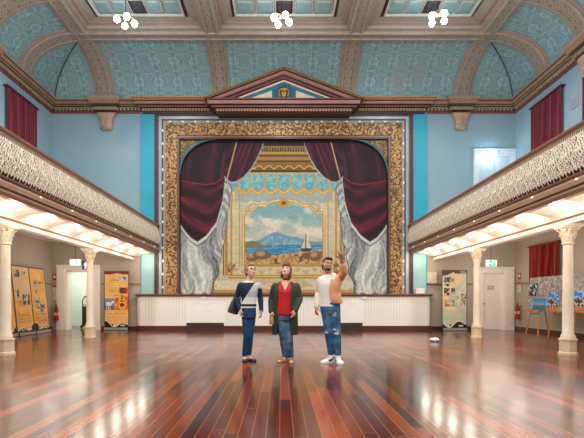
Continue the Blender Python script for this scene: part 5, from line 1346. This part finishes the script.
link('jacket', remesh(mb, 'jacket', .0075, [M_peach, M_creamj], 3, pick=pickj), w3)
mb = MB(); torso(mb, [(A(330, 301.5), .160, .118), (A(330.2, 305), .165, .122), (A(330.4, 310), .168, .128), (A(330.6, 314), .155, .118)], yaw, .006)
for h_, k_, a_ in ((hpL, knL, anL), (hpR, knR, anR)): p, r = chain(h_, k_, a_, .100, .076, .056, .02); limb(mb, p[:-1] + [Vector(a_) + Vector((0, 0, .015))], r)
M_rip = mat('frayed_white_threads', (214, 222, 230), .9, var=.15, scale=60)
def pickr(c):
    X, Yp = px_of(*c)
    if c.y > Y3 - .02: return 0
    f = math.sin(X * 9.) * .5 + math.sin(Yp * 6) * .4
    for cx, cy, rx, ry in ((334, 314.8, 2.3, 1.2), (335.5, 313, 1, .6), (326, 332.4, 2.4, 1.0), (336.6, 333.4, 2.8, 1.3), (334.5, 329.4, 1.6, .7), (337.8, 331, 1.2, .5)):
        if ((X - cx) / rx) ** 2 + ((Yp - cy) / ry) ** 2 < 1 + .3 * f: return 1
    return 0
link('ripped_jeans', remesh(mb, 'ripped_jeans', .0075, [denim_mat('denim_mid', (36, 88, 132), (92, 140, 176)), M_rip], 3, pick=pickr), w3)
M_snk = mat('white_leather_shoe', (246, 246, 244), .4, var=.03)
for a_, y_ in ((anL, YAWL), (anR, YAWR)):
    d = Vector((math.sin(y_), -math.cos(y_), 0)); s2 = Vector((math.cos(y_), math.sin(y_), 0)); a0 = Vector((a_[0], a_[1], 0))
    mb = MB(); foot(mb, a_, y_, .285, .047, .010); mb.tube([a0 + Vector((0, 0, .06)), a0 + Vector((0, 0, .13))], [.052, .050], 14)
    sh = link('shoe', remesh(mb, 'shoe', .006, M_snk, 2), w3)
    b = MB(); prof = [(-.085, .03), (-.07, .046), (.03, .049), (.11, .058), (.165, .060), (.205, .045), (.22, .02)]
    ring = [a0 + d * t + s2 * w_ for t, w_ in prof] + [a0 + d * t - s2 * w_ for t, w_ in prof[::-1]]
    b.rings([[p + Vector((0, 0, z)) for p in ring] for z in (.0, .026)]); b.build('sole', mat('sole_white', (236, 234, 230), .5, var=.02), sh, 40)
    for sg in (-1, 1):       # the curved black side mark
        b = MB(); pt = [(.105, .052), (.075, .045), (.045, .052), (.0, .074), (-.045, .096)]; rr = [.011, .018, .016, .010, .004]
        b.tube([a0 + d * t + s2 * (sg * (.0545 if t > .05 else .0535 if t > -.02 else .052)) + Vector((0, 0, z)) for t, z in pt], rr, 8, ratio=.35, side=(0, 0, 1)); b.build('side_mark', M_black, sh, 50)
    b = MB()
    for q in range(4): b.tube([a0 + d * (.06 + .025 * q) + s2 * w_ + Vector((0, 0, .108 - .012 * q)) for w_ in (-.025, 0, .025)], .004, 6)
    b.build('laces', mat('lace_white', (226, 226, 224), .7), sh, 50)
# ------------------------------------------------------------------ camera and view
cam = bpy.data.cameras.new('camera'); co = bpy.data.objects.new('camera', cam); COL.objects.link(co)
cam.sensor_fit = 'HORIZONTAL'; cam.sensor_width = 36.; cam.lens = F / 584 * 36.
cam.shift_x = (292 - VX) / 584; cam.shift_y = (VY - 219) / 584
co.location = (CX, 0, CZ); co.rotation_euler = (PI / 2, 0, 0); cam.clip_start = .05; SC.camera = co
w = bpy.data.worlds.new('world'); SC.world = w; w.use_nodes = True
w.node_tree.nodes['Background'].inputs[0].default_value = (.6, .7, .8, 1); w.node_tree.nodes['Background'].inputs[1].default_value = .3
L = bpy.data.lights.new('passage_light', 'POINT'); L.energy = 60; L.color = (.95, 1, .9); L.shadow_soft_size = .2
q = bpy.data.objects.new('passage_light', L); COL.objects.link(q); q.location = (-7.6, 17.4, 2.5)
vs = SC.view_settings; SC.display_settings.display_device = 'sRGB'
vs.view_transform = 'Standard'; vs.look = 'None'; vs.gamma = 1; vs.use_curve_mapping = False; vs.exposure = EXPO
